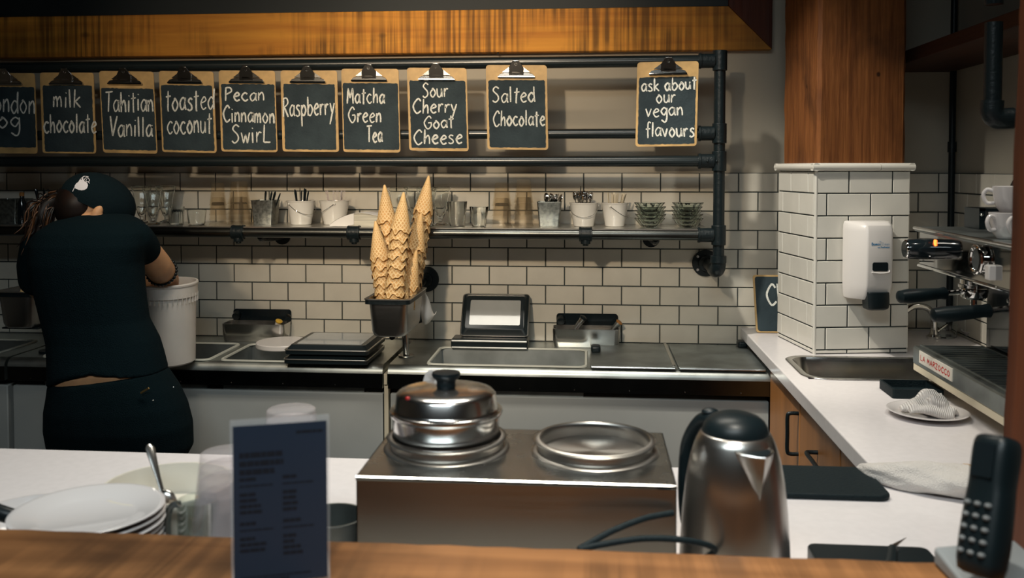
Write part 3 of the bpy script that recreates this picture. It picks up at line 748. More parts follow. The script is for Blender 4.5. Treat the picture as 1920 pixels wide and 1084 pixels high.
# ================================================================ freezer cabinets
YFR = PZ(1107, 693, FZ).y                     # front of the rolled steel top
YBK = YW - .005
def plate(mb, x0, x1, y0, y1, z, holes, depth, mi_well=1):
    """flat top with rectangular wells (x0, x1, y0, y1) sunk by depth"""
    xs = sorted({x0, x1, *[h[0] for h in holes], *[h[1] for h in holes]}); ys = sorted({y0, y1, *[h[2] for h in holes], *[h[3] for h in holes]})
    for i in range(len(xs) - 1):
        for j in range(len(ys) - 1):
            cx, cy = (xs[i] + xs[i + 1]) / 2, (ys[j] + ys[j + 1]) / 2
            if any(h[0] < cx < h[1] and h[2] < cy < h[3] for h in holes): continue
            mb.add([(xs[i], ys[j], z), (xs[i + 1], ys[j], z), (xs[i + 1], ys[j + 1], z), (xs[i], ys[j + 1], z)], [(0, 1, 2, 3)], 0)
def freezer(x0, x1, label, wells, lip_end=False):
    t = thing('freezer_cabinet', label, 'freezer', ((x0 + x1) / 2, (YFR + YBK) / 2, 0), group='ice cream dipping freezers')
    MB().bb((x0 + .004, YFR + .022, .06), (x1 - .004, YBK, FZ - .105)).build('body', 'cabinet_grey', t, world=True, bevel=.004)
    MB().bb((x0 + .02, YFR + .07, 0), (x1 - .02, YBK - .02, .06)).build('plinth', 'black_plastic', t, world=True)
    mb = MB(); plate(mb, x0, x1, YFR + .03, YBK, FZ, wells, .2)
    prof = [(YFR + .03, FZ)] + [(YFR + .03 - .03 * math.sin(q), FZ - .03 + .03 * math.cos(q)) for q in [math.pi / 2 * i / 6 for i in range(1, 7)]] + [(YFR, FZ - .082), (YFR + .012, FZ - .082)]
    n = len(prof)
    mb.add([(x0, y, z) for y, z in prof] + [(x1, y, z) for y, z in prof], [(i, i + 1, n + i + 1, n + i) for i in range(n - 3)], 0)
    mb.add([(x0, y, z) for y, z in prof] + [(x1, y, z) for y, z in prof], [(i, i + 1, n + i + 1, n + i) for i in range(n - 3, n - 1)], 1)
    for xx in (x0, x1):
        mb.add([(xx, y, z) for y, z in prof] + [(xx, YBK, FZ - .08), (xx, YBK, FZ)], [tuple(range(n + 2))], 0)
    mb.build('steel_top', ['steel_top', 'steel_dark_reflection'], t, world=True)
    f = MB()
    for i in range(int((x1 - x0) / .19)): f.sph((x0 + .09 + i * .19, YFR, FZ - .072), .0022, nu=8, nv=5)
    f.build('band_rivets', 'chrome', t, world=True)
    for (a, b, c, d) in wells:
        w_ = MB(); dp = .19
        for ring0, ring1 in (((a, b, c, d, FZ), (a + .01, b - .01, c + .01, d - .01, FZ - dp)),):
            A = [(ring0[0], ring0[2]), (ring0[1], ring0[2]), (ring0[1], ring0[3]), (ring0[0], ring0[3])]
            B_ = [(ring1[0], ring1[2]), (ring1[1], ring1[2]), (ring1[1], ring1[3]), (ring1[0], ring1[3])]
            w_.add([(x, y, FZ) for x, y in A] + [(x, y, FZ - dp) for x, y in B_], [(0, 1, 5, 4), (1, 2, 6, 5), (2, 3, 7, 6), (3, 0, 4, 7), (4, 5, 6, 7)])
        w = w_.build('well', 'steel_well', t, world=True)
        g = MB(); pts = rr(((a + b) / 2, (c + d) / 2, FZ + .001), b - a + .006, d - c + .006, .03, 5)
        m = len(pts); prof2 = [(-.007, 0), (-.005, .005), (.005, .005), (.007, 0)]
        cen = Vector(((a + b) / 2, (c + d) / 2, 0)); rings = []
        for p_ in pts:
            dr = (Vector((p_.x, p_.y, 0)) - cen); dr = Vector((dr.x / (b - a), dr.y / (d - c), 0)).normalized()
            rings.append([p_ + dr * u + Vector((0, 0, v)) for u, v in prof2])
        g.loft(rings + [rings[0]], 0, False, False)
        g.v = [MW[t.name].inverted() @ v for v in g.v]
        g.build('well_gasket', 'gasket', w)
    return t
xa0, xa1 = PY(14, 690, YFR).x, PY(717, 700, YFR).x
xb0, xb1 = PY(727, 700, YFR).x, PY(1447, 705, YFR).x
yw0, yw1 = PZ(950, 687, FZ).y, PZ(950, 655, FZ).y
wl_a = PZ(402, 682, FZ).x
freezer(xa0, xa1, 'long grey freezer cabinet with steel top behind the worker', [(xa0 + .12, wl_a - .045, yw0, yw1), (wl_a + .005, PZ(682, 684, FZ).x, yw0, yw1)])
wb0, wb1 = PZ(801, 686, FZ).x, PZ(1097, 687, FZ).x
xl0 = PZ(1107, 686, FZ).x; xl1 = PZ(1267, 687, FZ).x; xl2 = min(xb1 - .015, PZ(1430, 687, FZ).x)
freezer(xb0, xb1, 'grey freezer cabinet with steel top beside the corner worktop', [(wb0, wb1, yw0, yw1)])
freezer(xa0 - 1.2, xa0 - .012, 'freezer cabinet under the pan at the far end of the row', [(xa0 - .5, xa0 - .09, yw0, yw1)])
f = MB(); gx = (xa1 + xb0) / 2
f.bb((gx - .0075, YFR + .015, .02), (gx + .0075, YFR + .06, FZ - .07)); f.bb((gx - .006, YFR + .004, FZ - .07), (gx + .006, YBK, FZ - .03))
tag(recentre(f.build('gap_strip', 'cream', bevel=.002)), 'cream filler strip in the gap between two freezer cabinets', 'filler strip')

# closed flat lids on the second cabinet
for i, (a, b) in enumerate(((xl0, xl1 - .004), (xl1 + .004, xl2))):
    t = thing('freezer_hatch', ['flat grey freezer lid lying closed next to the open well', 'flat grey freezer lid lying closed against the corner worktop'][i], 'freezer lid', ((a + b) / 2, (yw0 + YBK) / 2, FZ), group='freezer lids')
    MB().bb((a, yw0 - .012, FZ + .001), (b, YBK - .06, FZ + .011)).build('lid_panel', 'steel_dark', t, world=True, bevel=.003)
    MB().tube([(a + .004, yw0 - .014, FZ + .006), (b - .004, yw0 - .014, FZ + .006)], .0048, 8).build('lid_edge', 'shelf_steel', t, world=True)
    if i == 0: MB().bb((b - .012, yw0 - .005, FZ + .011), (b - .002, YBK - .07, FZ + .017)).build('hinge_strip', 'shelf_steel', t, world=True)
    hx, hy = (PZ(1117, 664, FZ).x, PZ(1117, 664, FZ).y) if i == 0 else (PZ(1391, 655, FZ).x, PZ(1391, 655, FZ).y)
    MB().bb((hx - .018, hy - .028, FZ + .010), (hx + .018, hy + .028, FZ + .034)).build('lid_handle', 'black_plastic', t, world=True, bevel=.008, seg=3)
# folding lids: black tray-shaped frame, pale panel, bright trim
def lid_mesh(t, w, d, hgt, M, z0, panel='lid_panel'):
    def tr(p): return M @ Vector(p)
    f = MB()
    rings = [[tr(q) for q in rr((0, 0, z0), w, d, .012)], [tr(q) for q in rr((0, 0, z0 + hgt * .45), w, d, .012)], [tr(q) for q in rr((0, 0, z0 + hgt * .5), w - .008, d - .008, .012)], [tr(q) for q in rr((0, 0.004, z0 + hgt), w - .03, d - .035, .014)]]
    f.loft(rings); fo = f.build('lid_frame', 'lid_black', t, world=True, bevel=.0015)
    f = MB(); f.loft([[tr(q) for q in rr((0, .004, z0 + hgt - .001), w - .062, d - .07, .006)], [tr(q) for q in rr((0, .004, z0 + hgt + .0012), w - .064, d - .072, .006)]])
    f.build('lid_panel', panel, t, world=True)
    f = MB()
    pts = [tr(q) for q in rr((0, 0, z0 + hgt * .5), w + .001, d + .001, .012)]; f.tube(pts + [pts[0]], .0026, 6)
    f.build('lid_trim', 'shelf_steel', t, world=True)
fl = PZ(531, 686, FZ); fr_ = PZ(689, 687, FZ); lw = fr_.x - fl.x; ld = .285
for i in range(2):
    z0 = FZ + .007 + i * .0335
    t = thing('freezer_hatch', ['black framed freezer lid lying on the steel top under another lid', 'black framed freezer lid with grey panel, top of the pair by the cone pan'][i], 'freezer lid', ((fl.x + fr_.x) / 2, fl.y + ld / 2, z0), group='freezer lids')
    lid_mesh(t, lw, ld, .031, Matrix.Translation(((fl.x + fr_.x) / 2 + i * .004, fl.y + ld / 2 + .002, 0)), z0)
# folded pair: one flat at the back, one flipped open against the tiles
ba = PZ(845, 655, FZ); bb_ = PZ(990, 656, FZ); lw = bb_.x - ba.x; yb0 = ba.y
t = thing('freezer_hatch', 'folded black freezer lid lying flat behind the open well', 'freezer lid', ((ba.x + bb_.x) / 2, yb0 + .05, FZ), group='freezer lids')
f = MB(); f.bb((ba.x, yb0, FZ + .001), (bb_.x, yb0 + .10, FZ + .040)); f.build('lid_frame', 'lid_black', t, world=True, bevel=.008, seg=3)
f = MB(); f.tube([(ba.x + .004, yb0 - .001, FZ + .008), (bb_.x - .004, yb0 - .001, FZ + .008)], .0035, 6); f.tube([(ba.x + .004, yb0 - .001, FZ + .0335), (bb_.x - .004, yb0 - .001, FZ + .0335)], .004, 6); f.build('lid_trim', 'shelf_steel', t, world=True)
ztop_ = PY(930, 553, YW - .03).z
lo = Vector(((ba.x + bb_.x) / 2 + .005, YW - .032 - (ztop_ - FZ - .044) * .68, FZ + .044)); ztop = PY(930, 553, YW - .03).z
hi = Vector((lo.x + .018, YW - .032, ztop)); vdir = (hi - lo); ld = vdir.length; th = math.atan2(vdir.z, vdir.y)
M = Matrix.Translation((lo + hi) / 2) @ Matrix.Rotation(th, 4, 'X') @ Matrix.Translation((0, 0, -.01))
t = thing('freezer_hatch', 'freezer lid flipped open, leaning back on the tiles with a bright pane', 'freezer lid', lo, group='freezer lids')
lid_mesh(t, lw - .035, ld, .026, M, 0, 'lid_panel')

# ---------------------------------------------------------------- scoop holders against the tiles
def scoop_box(x0, x1, label):
    t = thing('scoop_holder', label, 'scoop holder', ((x0 + x1) / 2, YW - .06, FZ), group='scoop holders')
    d = .10; zf = FZ + .072; zb2 = FZ + .118; w = x1 - x0; cx = (x0 + x1) / 2; cy = YW - .012 - d / 2
    f = MB(); f.loft([rr((cx, cy, z), w - dw_, d - dw_, r) for z, dw_, r in ((FZ + .001, .012, .02), (FZ + .02, .004, .02), (zf - .004, 0, .02), (zf, 0, .02), (zf, .008, .018), (FZ + .012, .014, .018))])
    f.build('trough', 'steel', t, world=True)
    f = MB(); pr_ = poly_round(x0 + .012, FZ + .05, x1 - .004, zb2, .012); f.prism([(x, YW - .010, z) for x, z in pr_], (0, .004, 0)); f.build('back_plate', 'black_gloss', t, world=True)
    f = MB(); f.cyl((x0 + .03, YW - .03, zb2 - .03), (x0 + .03, YW - .008, zb2 - .02), .016, n=16); f.build('tap_boss', 'black_plastic', t, world=True)
    return t
scoop_box(PY(416, 610, YW - .1).x, PY(534, 610, YW - .1).x, 'steel scoop holder with black back plate behind the white disc')
scoop_box(PY(1036, 610, YW - .1).x, PY(1162, 610, YW - .1).x, 'steel scoop holder with black back plate behind the closed lids')
def scoop(p_in, p_top, label, body, capm, ridged=False):
    p_in, p_top = Vector(p_in), Vector(p_top); d = (p_top - p_in).normalized(); L = (p_top - p_in).length
    t = thing('ice_cream_scoop', label, 'ice cream scoop', p_in, group='scoops in the holders')
    f = MB(); f.tube([p_in, p_in + d * L * .3, p_in + d * L * .55, p_in + d * L * .86], [.006, .0085, .011, .0125], 14)
    h_ = f.build('handle', body, t, world=True)
    if ridged:
        f = MB()
        for k in range(7): f.ring(p_in + d * L * (.3 + .055 * k), .0105 + .0003 * k, .0014, d, 16, 6)
        f.build('grip_rings', 'chrome', t, world=True)
    f = MB(); f.tube([p_in + d * L * .85, p_in + d * L * .9, p_top - d * .004, p_top], [.0128, .0145, .0145, .006], 14); f.build('end_cap', capm, t, world=True)
    f = MB(); f.sph(p_in - d * .016, (.024, .024, .018), nu=16, nv=8); f.build('bowl', 'steel', t, world=True)
scoop(PY(514, 628, YW - .055), PY(524, 600, YW - .075), 'ice cream scoop with a round yellow handle end, in the holder by the white disc', 'white_plastic', 'yellow_cap')
scoop(PY(1072, 628, YW - .06), PY(1096, 593, YW - .06), 'ridged steel ice cream scoop leaning up in the holder with two scoops', 'steel', 'black_plastic', True)
scoop(PY(1141, 628, YW - .06), PY(1163, 602, YW - .06), 'plain grey ice cream scoop leaning over the corner of its holder', 'steel_dark', 'brown_cap')

# white disc on the freezer top
dl = PZ(472, 648, FZ + .02); dr_ = .105; dc = Vector((dl.x + dr_, PZ(520, 643, FZ + .02).y, FZ + .007))
f = MB(); f.lathe([(0, 0), (dr_ - .002, 0), (dr_, .003), (dr_, .017), (dr_ - .002, .0195), (0, .0195)], n=48)
o = f.build('round_lid', 'white_plastic'); o.location = dc
tag(o, 'round white plastic lid lying across the open freezer well', 'lid')

# ================================================================ cones in wall pans
def pan(name, label, x0, yfront, ztop, cat='pan'):
    w, d, hgt = .158, .325, .133
    t = thing(name, label, cat, (x0 + w / 2, yfront + d / 2, ztop - hgt), group='steel food pans')
    f = MB(); c = lambda z: (0, 0, z)
    f.loft([rr(c(0), w - .052, d - .05, .035, 6), rr(c(.004), w - .042, d - .04, .038, 6), rr(c(.016), w - .034, d - .034, .036, 6), rr(c(hgt - .016), w - .022, d - .022, .026, 6), rr(c(hgt - .004), w - .02, d - .02, .026, 6),
            rr(c(hgt - .003), w + .004, d + .004, .018, 6), rr(c(hgt), w + .004, d + .004, .018, 6), rr(c(hgt), w - .02, d - .02, .024, 6), rr(c(.018), w - .036, d - .036, .034, 6), rr(c(.006), w - .05, d - .05, .034, 6)])
    f.build('pan_body', 'steel_brushed', t)
    f = MB(); o1 = rr(c(hgt - .018), w - .001, d - .001, .017, 6); o2 = rr(c(hgt - .0035), w - .001, d - .001, .017, 6); i1 = rr(c(hgt - .018), w - .007, d - .007, .015, 6); i2 = rr(c(hgt - .0035), w - .007, d - .007, .015, 6)
    f.loft([o1, o2, i2, i1, o1], 0, False, False)
    f.build('holder_ring', 'black_pipe', t)
    return t
fr0 = PY(682, 561, 3.02); ztp = fr0.z; pan_z0 = ztp - .133
pan_t = pan('cone_pan', 'steel pan full of stacked waffle cones, held out from the wall', fr0.x, 3.02, ztp)
pcx = fr0.x + .079; pcy = 3.02 + .1625
f = MB(); 
hold = thing('pan_holder', 'black wall flange and steel bracket holding the cone pan', 'bracket', (pcx, YW - .01, pan_z0))
fl_c = PY(800, 523, YW)
f.cyl((fl_c.x, YW - .004, fl_c.z), (fl_c.x, YW - .016, fl_c.z), .052, n=32); f.cyl((fl_c.x, YW - .016, fl_c.z), (fl_c.x, YW - .035, fl_c.z), .028, n=20); f.build('wall_flange', 'black_pipe', hold, world=True, bevel=.002)
MB().tube(smoothpath([(fl_c.x, YW - .02, fl_c.z), (fl_c.x - .002, YW - .07, fl_c.z - .01), (fl_c.x - .02, YW - .10, fl_c.z - .04), (pcx + .03, YW - .13, pan_z0 - .012), (pcx, YW - .2, pan_z0 - .012), (pcx, 3.10, pan_z0 - .012)], 6), .0095, 12).build('pipe_arm', 'black_pipe', hold, world=True)
f = MB(); f.cyl((pcx + .01, 3.30, FZ + .001), (pcx + .01, 3.30, FZ + .006), .03, n=24); f.cyl((pcx + .01, 3.30, FZ + .006), (pcx + .004, 3.30, pan_z0 - .020), .012, n=16); f.build('support_foot', 'steel', hold, world=True)
# paper towel hanging off the pan's side
f = MB(); nx, nz = 8, 12; A = []
pA = PY(790, 548, 3.40); Sx = .00205
for j in range(nz + 1):
    v = j / nz
    for i in range(nx + 1):
        u = i / nx
        x = pA.x + (u - .35) * (.030 + .028 * v) + .022 * v - max(0, v - .8) * u * .03
        y = 3.40 + .018 * math.sin(u * 5 + v * 3) + .012 * math.sin(v * 7)
        z = pA.z - v * (.118 + .022 * math.sin(u * 3.0) - (.05 * u if v > .7 else 0) * (v - .7) * 3)
        A.append((x, y, z))
f.add(A, [(j * (nx + 1) + i, j * (nx + 1) + i + 1, (j + 1) * (nx + 1) + i + 1, (j + 1) * (nx + 1) + i) for j in range(nz) for i in range(nx)])
o = f.build('paper_towel', 'paper', solid=.0015, sharp=80); recentre(o); tag(o, 'white paper towel hanging behind the steel cone pan', 'paper towel')

# waffle cone: apex at the origin, opening towards -z
CL, CR = .135, .0345
def cone_mesh():
    f = MB(); n, m = 84, 64; vs = []; rnd = random.Random(11)
    for j in range(m + 1):
        v = j / m
        for i in range(n):
            t = 2 * math.pi * i / n
            a, b = (i / n * 14 + v * 8.5) % 1, (i / n * 14 - v * 8.5) % 1
            g = max(1 - abs(a - .5) / .17, 1 - abs(b - .5) / .17, 0)
            rr_ = .0022 + (CR - .0022) * v ** .93
            k = min(1, max(0, (v - .16) / .2))
            rr_ += g * .0014 * k
            zz = -CL * v
            if v > .9: zz += (.0075 * math.sin(t * 5 + .6) + .0045 * math.sin(t * 8 + 2)) * (v - .9) / .1; rr_ += .0005 * math.sin(t * 7) * (v - .9) / .1
            rr_ += .0006 * (1 if t < math.pi * .55 else 0) * k
            vs.append((rr_ * math.cos(t), rr_ * math.sin(t), zz))
    fs = []; mi = []
    for j in range(m):
        for i in range(n):
            fs.append((j * n + i, j * n + (i + 1) % n, (j + 1) * n + (i + 1) % n, (j + 1) * n + i))
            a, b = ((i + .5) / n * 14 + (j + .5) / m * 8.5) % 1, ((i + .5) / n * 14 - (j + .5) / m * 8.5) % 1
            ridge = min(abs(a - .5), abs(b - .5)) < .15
            mi.append(1 if j < 12 else (2 if j >= m - 1 else (3 if ridge else 0)))  # paler ridges, darker cells: relief shading put into the colour
    f.v = [Vector(v) for v in vs]; f.f = [list(x) for x in fs]; f.mi = mi
    f.f.append(list(range(n))[::-1]); f.mi.append(1)
    return f
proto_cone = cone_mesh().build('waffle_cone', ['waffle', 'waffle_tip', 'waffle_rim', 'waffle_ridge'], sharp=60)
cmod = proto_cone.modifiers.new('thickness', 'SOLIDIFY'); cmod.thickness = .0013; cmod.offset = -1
STK = [  # tip px, base px, depth of the tip, depth at the base, spacing, stack phrase
 ((704, 415), (727, 600), 3.12, 3.135, .031, 'the short stack at the near corner of the pan'),
 ((721, 347), (736, 600), 3.20, 3.21, .039, 'the tall stack behind the short one'),
 ((757, 361), (735, 600), 3.065, 3.07, .031, 'the tall stack at the front of the pan'),
 ((804, 330), (763, 600), 3.27, 3.285, .032, 'the tallest stack at the back'),
 ((790, 400), (757, 600), 3.20, 3.235, .040, 'the leaning stack before the tallest one'),
 ((781, 470), (752, 610), 3.15, 3.175, .034, 'the low wide stack inside the pan'),
 ((760, 512), (746, 610), 3.105, 3.11, .05, 'the lowest stack in the pan'),
]
first = True
for (tp, bp, ya, yb, pitch, ph) in STK:
    A, B = PY(*tp, ya), PY(*bp, yb); d = (B - A).normalized(); s_ = 0; k = 0
    zfloor = pan_z0 + .045
    while True:
        P = A + d * s_
        if k and (P + d * CL).z < zfloor: break
        o = proto_cone if first else proto_cone.copy()
        if not first: COL.objects.link(o)
        first = False
        o.location = P
        q = (-d).to_track_quat('Z', 'Y').to_euler(); M3 = q.to_matrix() @ Matrix.Rotation(random.uniform(0, 6.28), 3, 'Z')
        o.rotation_euler = M3.to_euler()
        tag(o, f'{ORD[k]} waffle cone of {ph}', 'waffle cone', 'waffle cones in the pan')
        s_ += pitch * random.uniform(.96, 1.1); k += 1
        if k > 9: break

# second pan at the far end, with one cone showing
pan2x = PY(62, 553, 3.04).x - .158; z2 = PY(40, 548, 3.04).z
pan2 = pan('cone_pan', 'steel pan beside the worker with a single waffle cone poking out', pan2x, 3.04, z2)
f = MB(); hx, hy = pan2x + .079, 3.04 + .1625; t = thing('pan_holder', 'black stand holding up the pan next to the worker', 'bracket', (hx, hy, FZ))
f.cyl((hx, hy + .06, FZ + .001), (hx, hy + .06, FZ + .008), .04, n=24); f.cyl((hx, hy + .06, FZ + .008), (hx, hy + .06, z2 - .133 - .006), .014, n=16); f.build('support_foot', 'black_pipe', t, world=True)
MB().bb((hx - .07, hy - .12, z2 - .133 - .007), (hx + .07, hy + .12, z2 - .133 - .001)).build('cradle_plate', 'black_pipe', t, world=True, bevel=.002)
o = proto_cone.copy(); COL.objects.link(o); tipc = PY(45, 533, 3.12); o.location = tipc
o.rotation_euler = Vector((.12, .0, 1)).to_track_quat('Z', 'Y').to_euler(); tag(o, 'single waffle cone standing in the pan beside the worker', 'waffle cone')

# ================================================================ pail on the freezer edge
bx = PY(316, 600, 3.11).x; 
pail = thing('pail', 'big white plastic pail the worker reaches into', 'pail', (bx, 3.115, FZ + .004), (R(-2.5) * -1, 0, 0))
br_ = .088; tr_ = .103; ph = .292
f = MB(); f.lathe([(0, 0), (br_ - .006, 0), (br_, .006), (tr_ - .006, ph - .055), (tr_ - .006, ph - .05), (tr_, ph - .05), (tr_ + .0005, ph - .012), (tr_ + .003, ph - .010), (tr_ + .004, ph - .004), (tr_ + .002, ph), (tr_ - .004, ph), (tr_ - .005, ph - .006), (tr_ - .01, ph - .06), (br_ - .005, .008), (0, .006)], n=64)
f.build('pail_body', 'bucket_plastic', pail)
f = MB()
for k in range(40):
    t_ = 2 * math.pi * k / 40; c_, s_ = math.cos(t_), math.sin(t_)
    f.box(((tr_ - .003) * c_, (tr_ - .003) * s_, ph - .055), (.009, .0012, .03), Matrix.Rotation(t_, 3, 'Z'))
f.build('rim_ribs', 'bucket_plastic', pail)

# ================================================================ worktop and base cabinets
XE = (PZ(1625, 862, CT).x + PZ(1440, 671, CT).x) / 2
YN = PZ(600, 857, CT).y                       # far edge of the near run
YBAR = PZ(900, 1022, 1.07).y                  # far edge of the bar top
YNN = 1.165
poly = [(-2.6, YNN), (XR - .012, YNN), (XR - .012, YW - .012), (XE, YW - .012), (XE, YN), (-2.6, YN)]
f = MB(); f.prism([(x, y, CT - .04) for x, y in poly], (0, 0, .04))
wt = f.build('worktop', 'quartz', bevel=.003)
sk = [PZ(1490, 672, CT), PZ(1500, 708, CT), PZ(1690, 712, CT)]
sx0, sx1, sy0, sy1 = PZ(1515, 708, CT).x, XE + .72, PZ(1560, 711, CT).y, PZ(1560, 671, CT).y
me = wt.data; me.clear_geometry(); bm = bmesh.new()
# faces of an L with a hole, top and bottom as one grid
xs = [-2.6, XE, sx0, sx1, XR - .012]; ys = [YNN, YN, sy0, sy1, YW - .012]
def inside(cx, cy):
    if cx < XE and cy > YN: return False
    if sx0 < cx < sx1 and sy0 < cy < sy1: return False
    return True
vid = {}
def V(i, j, k):
    if (i, j, k) not in vid: vid[(i, j, k)] = bm.verts.new((xs[i], ys[j], (CT - .04, CT)[k]))
    return vid[(i, j, k)]
cell = lambda i, j: 0 <= i < len(xs) - 1 and 0 <= j < len(ys) - 1 and inside((xs[i] + xs[i + 1]) / 2, (ys[j] + ys[j + 1]) / 2)
for i in range(len(xs) - 1):
    for j in range(len(ys) - 1):
        if not cell(i, j): continue
        for k in (0, 1): bm.faces.new([V(i, j, k), V(i + 1, j, k), V(i + 1, j + 1, k), V(i, j + 1, k)])
        for (di, dj, a, b) in ((-1, 0, (i, j), (i, j + 1)), (1, 0, (i + 1, j), (i + 1, j + 1)), (0, -1, (i, j), (i + 1, j)), (0, 1, (i, j + 1), (i + 1, j + 1))):
            if not cell(i + di, j + dj): bm.faces.new([V(*a, 0), V(*b, 0), V(*b, 1), V(*a, 1)])
bmesh.ops.recalc_face_normals(bm, faces=bm.faces); bm.to_mesh(me); bm.free()
tag(wt, 'white quartz worktop running round the corner past the sink', 'worktop')
# sink
scx, scy, sw_, sd_ = (sx0 + sx1) / 2, (sy0 + sy1) / 2, sx1 - sx0, sy1 - sy0
sk_t = thing('sink', 'steel bar sink set in the white worktop before the tiled column', 'sink', (scx, scy, CT - .16))
f = MB(); c = lambda z: (scx, scy, z)
f.loft([rr(c(CT + .0015), sw_ + .03, sd_ + .03, .07, 8), rr(c(CT + .003), sw_ + .024, sd_ + .024, .068, 8), rr(c(CT + .002), sw_ - .01, sd_ - .01, .06, 8), rr(c(CT - .012), sw_ - .022, sd_ - .022, .055, 8), rr(c(CT - .12), sw_ - .05, sd_ - .04, .06, 8), rr(c(CT - .14), sw_ - .1, sd_ - .09, .05, 8), rr(c(CT - .143), .06, .06, .029, 8)], 0, False, True)
f.build('sink_bowl', 'steel', sk_t, world=True, solid=.0012)
f = MB(); f.lathe([(0, 0), (.026, 0), (.03, .002), (.026, .004), (0, .003)], (scx, scy, CT - .1425), 24); f.build('drain', 'chrome', sk_t, world=True)
# faucet
fb = PZ(1751, 634, CT); fp = [PY(1751, y, fb.y) for y in (630, 615, 600)] + [PY(1747, 586, fb.y), PY(1735, 576, fb.y - .01), PY(1716, 574, fb.y - .02), PY(1700, 582, fb.y - .03), PY(1692, 594, fb.y - .035), PY(1688, 606, fb.y - .04)]
fc = thing('faucet', 'chrome gooseneck tap beside the sink', 'faucet', (fp[0].x, fp[0].y, CT))
f = MB(); f.tube([Vector((fp[0].x, fp[0].y, CT + .012))] + smoothpath(fp, 5), .0115, 14); f.build('spout', 'chrome', fc, world=True)
f = MB(); f.tube([fp[-2], fp[-1] + (fp[-1] - fp[-2]) * .2], [.013, .0125], 14); f.build('aerator', 'chrome', fc, world=True)
f = MB(); f.lathe([(0, 0), (.026, 0), (.026, .006), (.016, .014), (.0125, .03), (0, .03)], (fp[0].x, fp[0].y, CT + .001), 24); f.build('base', 'chrome', fc, world=True)
f = MB(); f.tube([(fp[0].x + .012, fp[0].y, CT + .025), (fp[0].x + .05, fp[0].y + .01, CT + .05)], [.007, .005], 10); f.build('lever', 'chrome', fc, world=True)

# orange wood base cabinets under the corner worktop
XC = XE + .022
def base_cab(y0, y1, label, hy, hz, hl, horiz=False):
    t = thing('base_cabinet', label, 'cabinet', (XC + .4, (y0 + y1) / 2, 0), group='orange wood base cabinets')
    MB().bb((XC + .02, y0 + .001, .1), (XR - .03, y1 - .001, CT - .19)).build('carcass', 'orange_wood', t, world=True)
    MB().bb((XC + .06, y0 + .002, 0), (XR - .06, y1 - .002, .1)).build('plinth', 'black_plastic', t, world=True)
    d = MB().bb((XC, y0 + .003, .11), (XC + .019, y1 - .003, CT - .05)).build('door', 'orange_wood', t, world=True, bevel=.002)
    f = MB(); A = Vector((XC, hy, hz))
    e = Vector((0, -hl, 0)) if horiz else Vector((0, 0, -hl)); o_ = Vector((-.032, 0, 0))
    f.tube(smoothpath([A + Vector((.0, 0, 0)), A + o_ * .75, A + o_ + e * .08, A + o_ + e * .5, A + o_ + e * .92, A + o_ * .75 + e, A + e], 5), .0058, 10)
    f.v = [MW[t.name].inverted() @ v for v in f.v]; f.build('door_handle', 'black_pipe', d)
h1 = PXX(1478, 775, XC - .03); h1b = PXX(1478, 852, XC - .03)
ysplit = PXX(1500, 760, XC).y
base_cab(ysplit, YFR - .003, 'orange wood base cabinet door with an upright black handle by the freezer', h1.y, h1.z, h1.z - h1b.z)
h2 = PXX(1508, 845, XC - .03)
base_cab(ysplit - .43, ysplit - .002, 'orange wood base cabinet door with a black handle nearer the mat', PXX(1512, 848, XC - .03).y, PXX(1512, 848, XC - .03).z, .15, True)
base_cab(YN + .02, ysplit - .434, 'narrow orange wood base cabinet at the inner corner', YN + .12, .7, .1)
t = thing('counter_cabinet', 'plain base cabinet under the near worktop run', 'cabinet', (-.6, 1.5, 0))
MB().bb((-2.55, YNN + .03, .1), (XC + .01, YN - .03, CT - .042)).build('carcass', 'dark_laminate', t, world=True)
MB().bb((-2.5, YNN + .06, 0), (XC, YN - .08, .1)).build('plinth', 'black_plastic', t, world=True)
# customer bar
bt = thing('bar_counter', 'customer bar with a thick worn timber top', 'counter', (-.8, .85, 0))
BARX = PZ(1752, 1060, 1.07).x
f = MB(); nxs = 90; ol = []
rnd = random.Random(2)
for i in range(nxs + 1): ol.append((-2.6 + (BARX + .3 + 2.6) * i / nxs, YBAR + rnd.uniform(-.002, .002)))
f.prism([(x, y, 1.012) for x, y in ol] + [(BARX + .3, .5, 1.012), (-2.6, .5, 1.012)], (0, 0, .058)); f.build('bar_top', 'bar_wood', bt, world=True, bevel=.006, seg=3)
MB().bb((-2.6, .68, .0), (BARX + .25, 1.10, 1.011)).build('bar_front', 'white_laminate', bt, world=True)

# ================================================================ near worktop: topping warmer
A0 = PY(668, 894, 1.25); A1 = PY(1269, 908, 1.25); wz = (A0.z + A1.z) / 2; wx0, wx1 = A0.x, A1.x; wy0 = 1.25; wy1 = PZ(1000, 806, wz).y
wm = thing('topping_warmer', 'twin well steel topping warmer on the near worktop next to the kettle', 'food warmer', ((wx0 + wx1) / 2, (wy0 + wy1) / 2, CT))
ci = [PY(838, 850, wy1 - .104), PY(1115, 850, wy1 - .104)]; cy = wy1 - .104; ri = .0885
f = MB()
f.bb((wx0, wy0, CT + .012), (wx1, wy0 + .0015, wz)); f.bb((wx0, wy1 - .0015, CT + .012), (wx1, wy1, wz)); f.bb((wx0, wy0, CT + .012), (wx0 + .0015, wy1, wz)); f.bb((wx1 - .0015, wy0, CT + .012), (wx1, wy1, wz))
f.build('casing', 'steel_brushed', wm, world=True)
bm = bmesh.new(); nseg = 40                     # top sheet with two round openings
def ringv(cx, r): return [bm.verts.new((cx + r * math.cos(2 * math.pi * i / nseg), cy + r * math.sin(2 * math.pi * i / nseg), wz)) for i in range(nseg)]
xm = (ci[0].x + ci[1].x) / 2
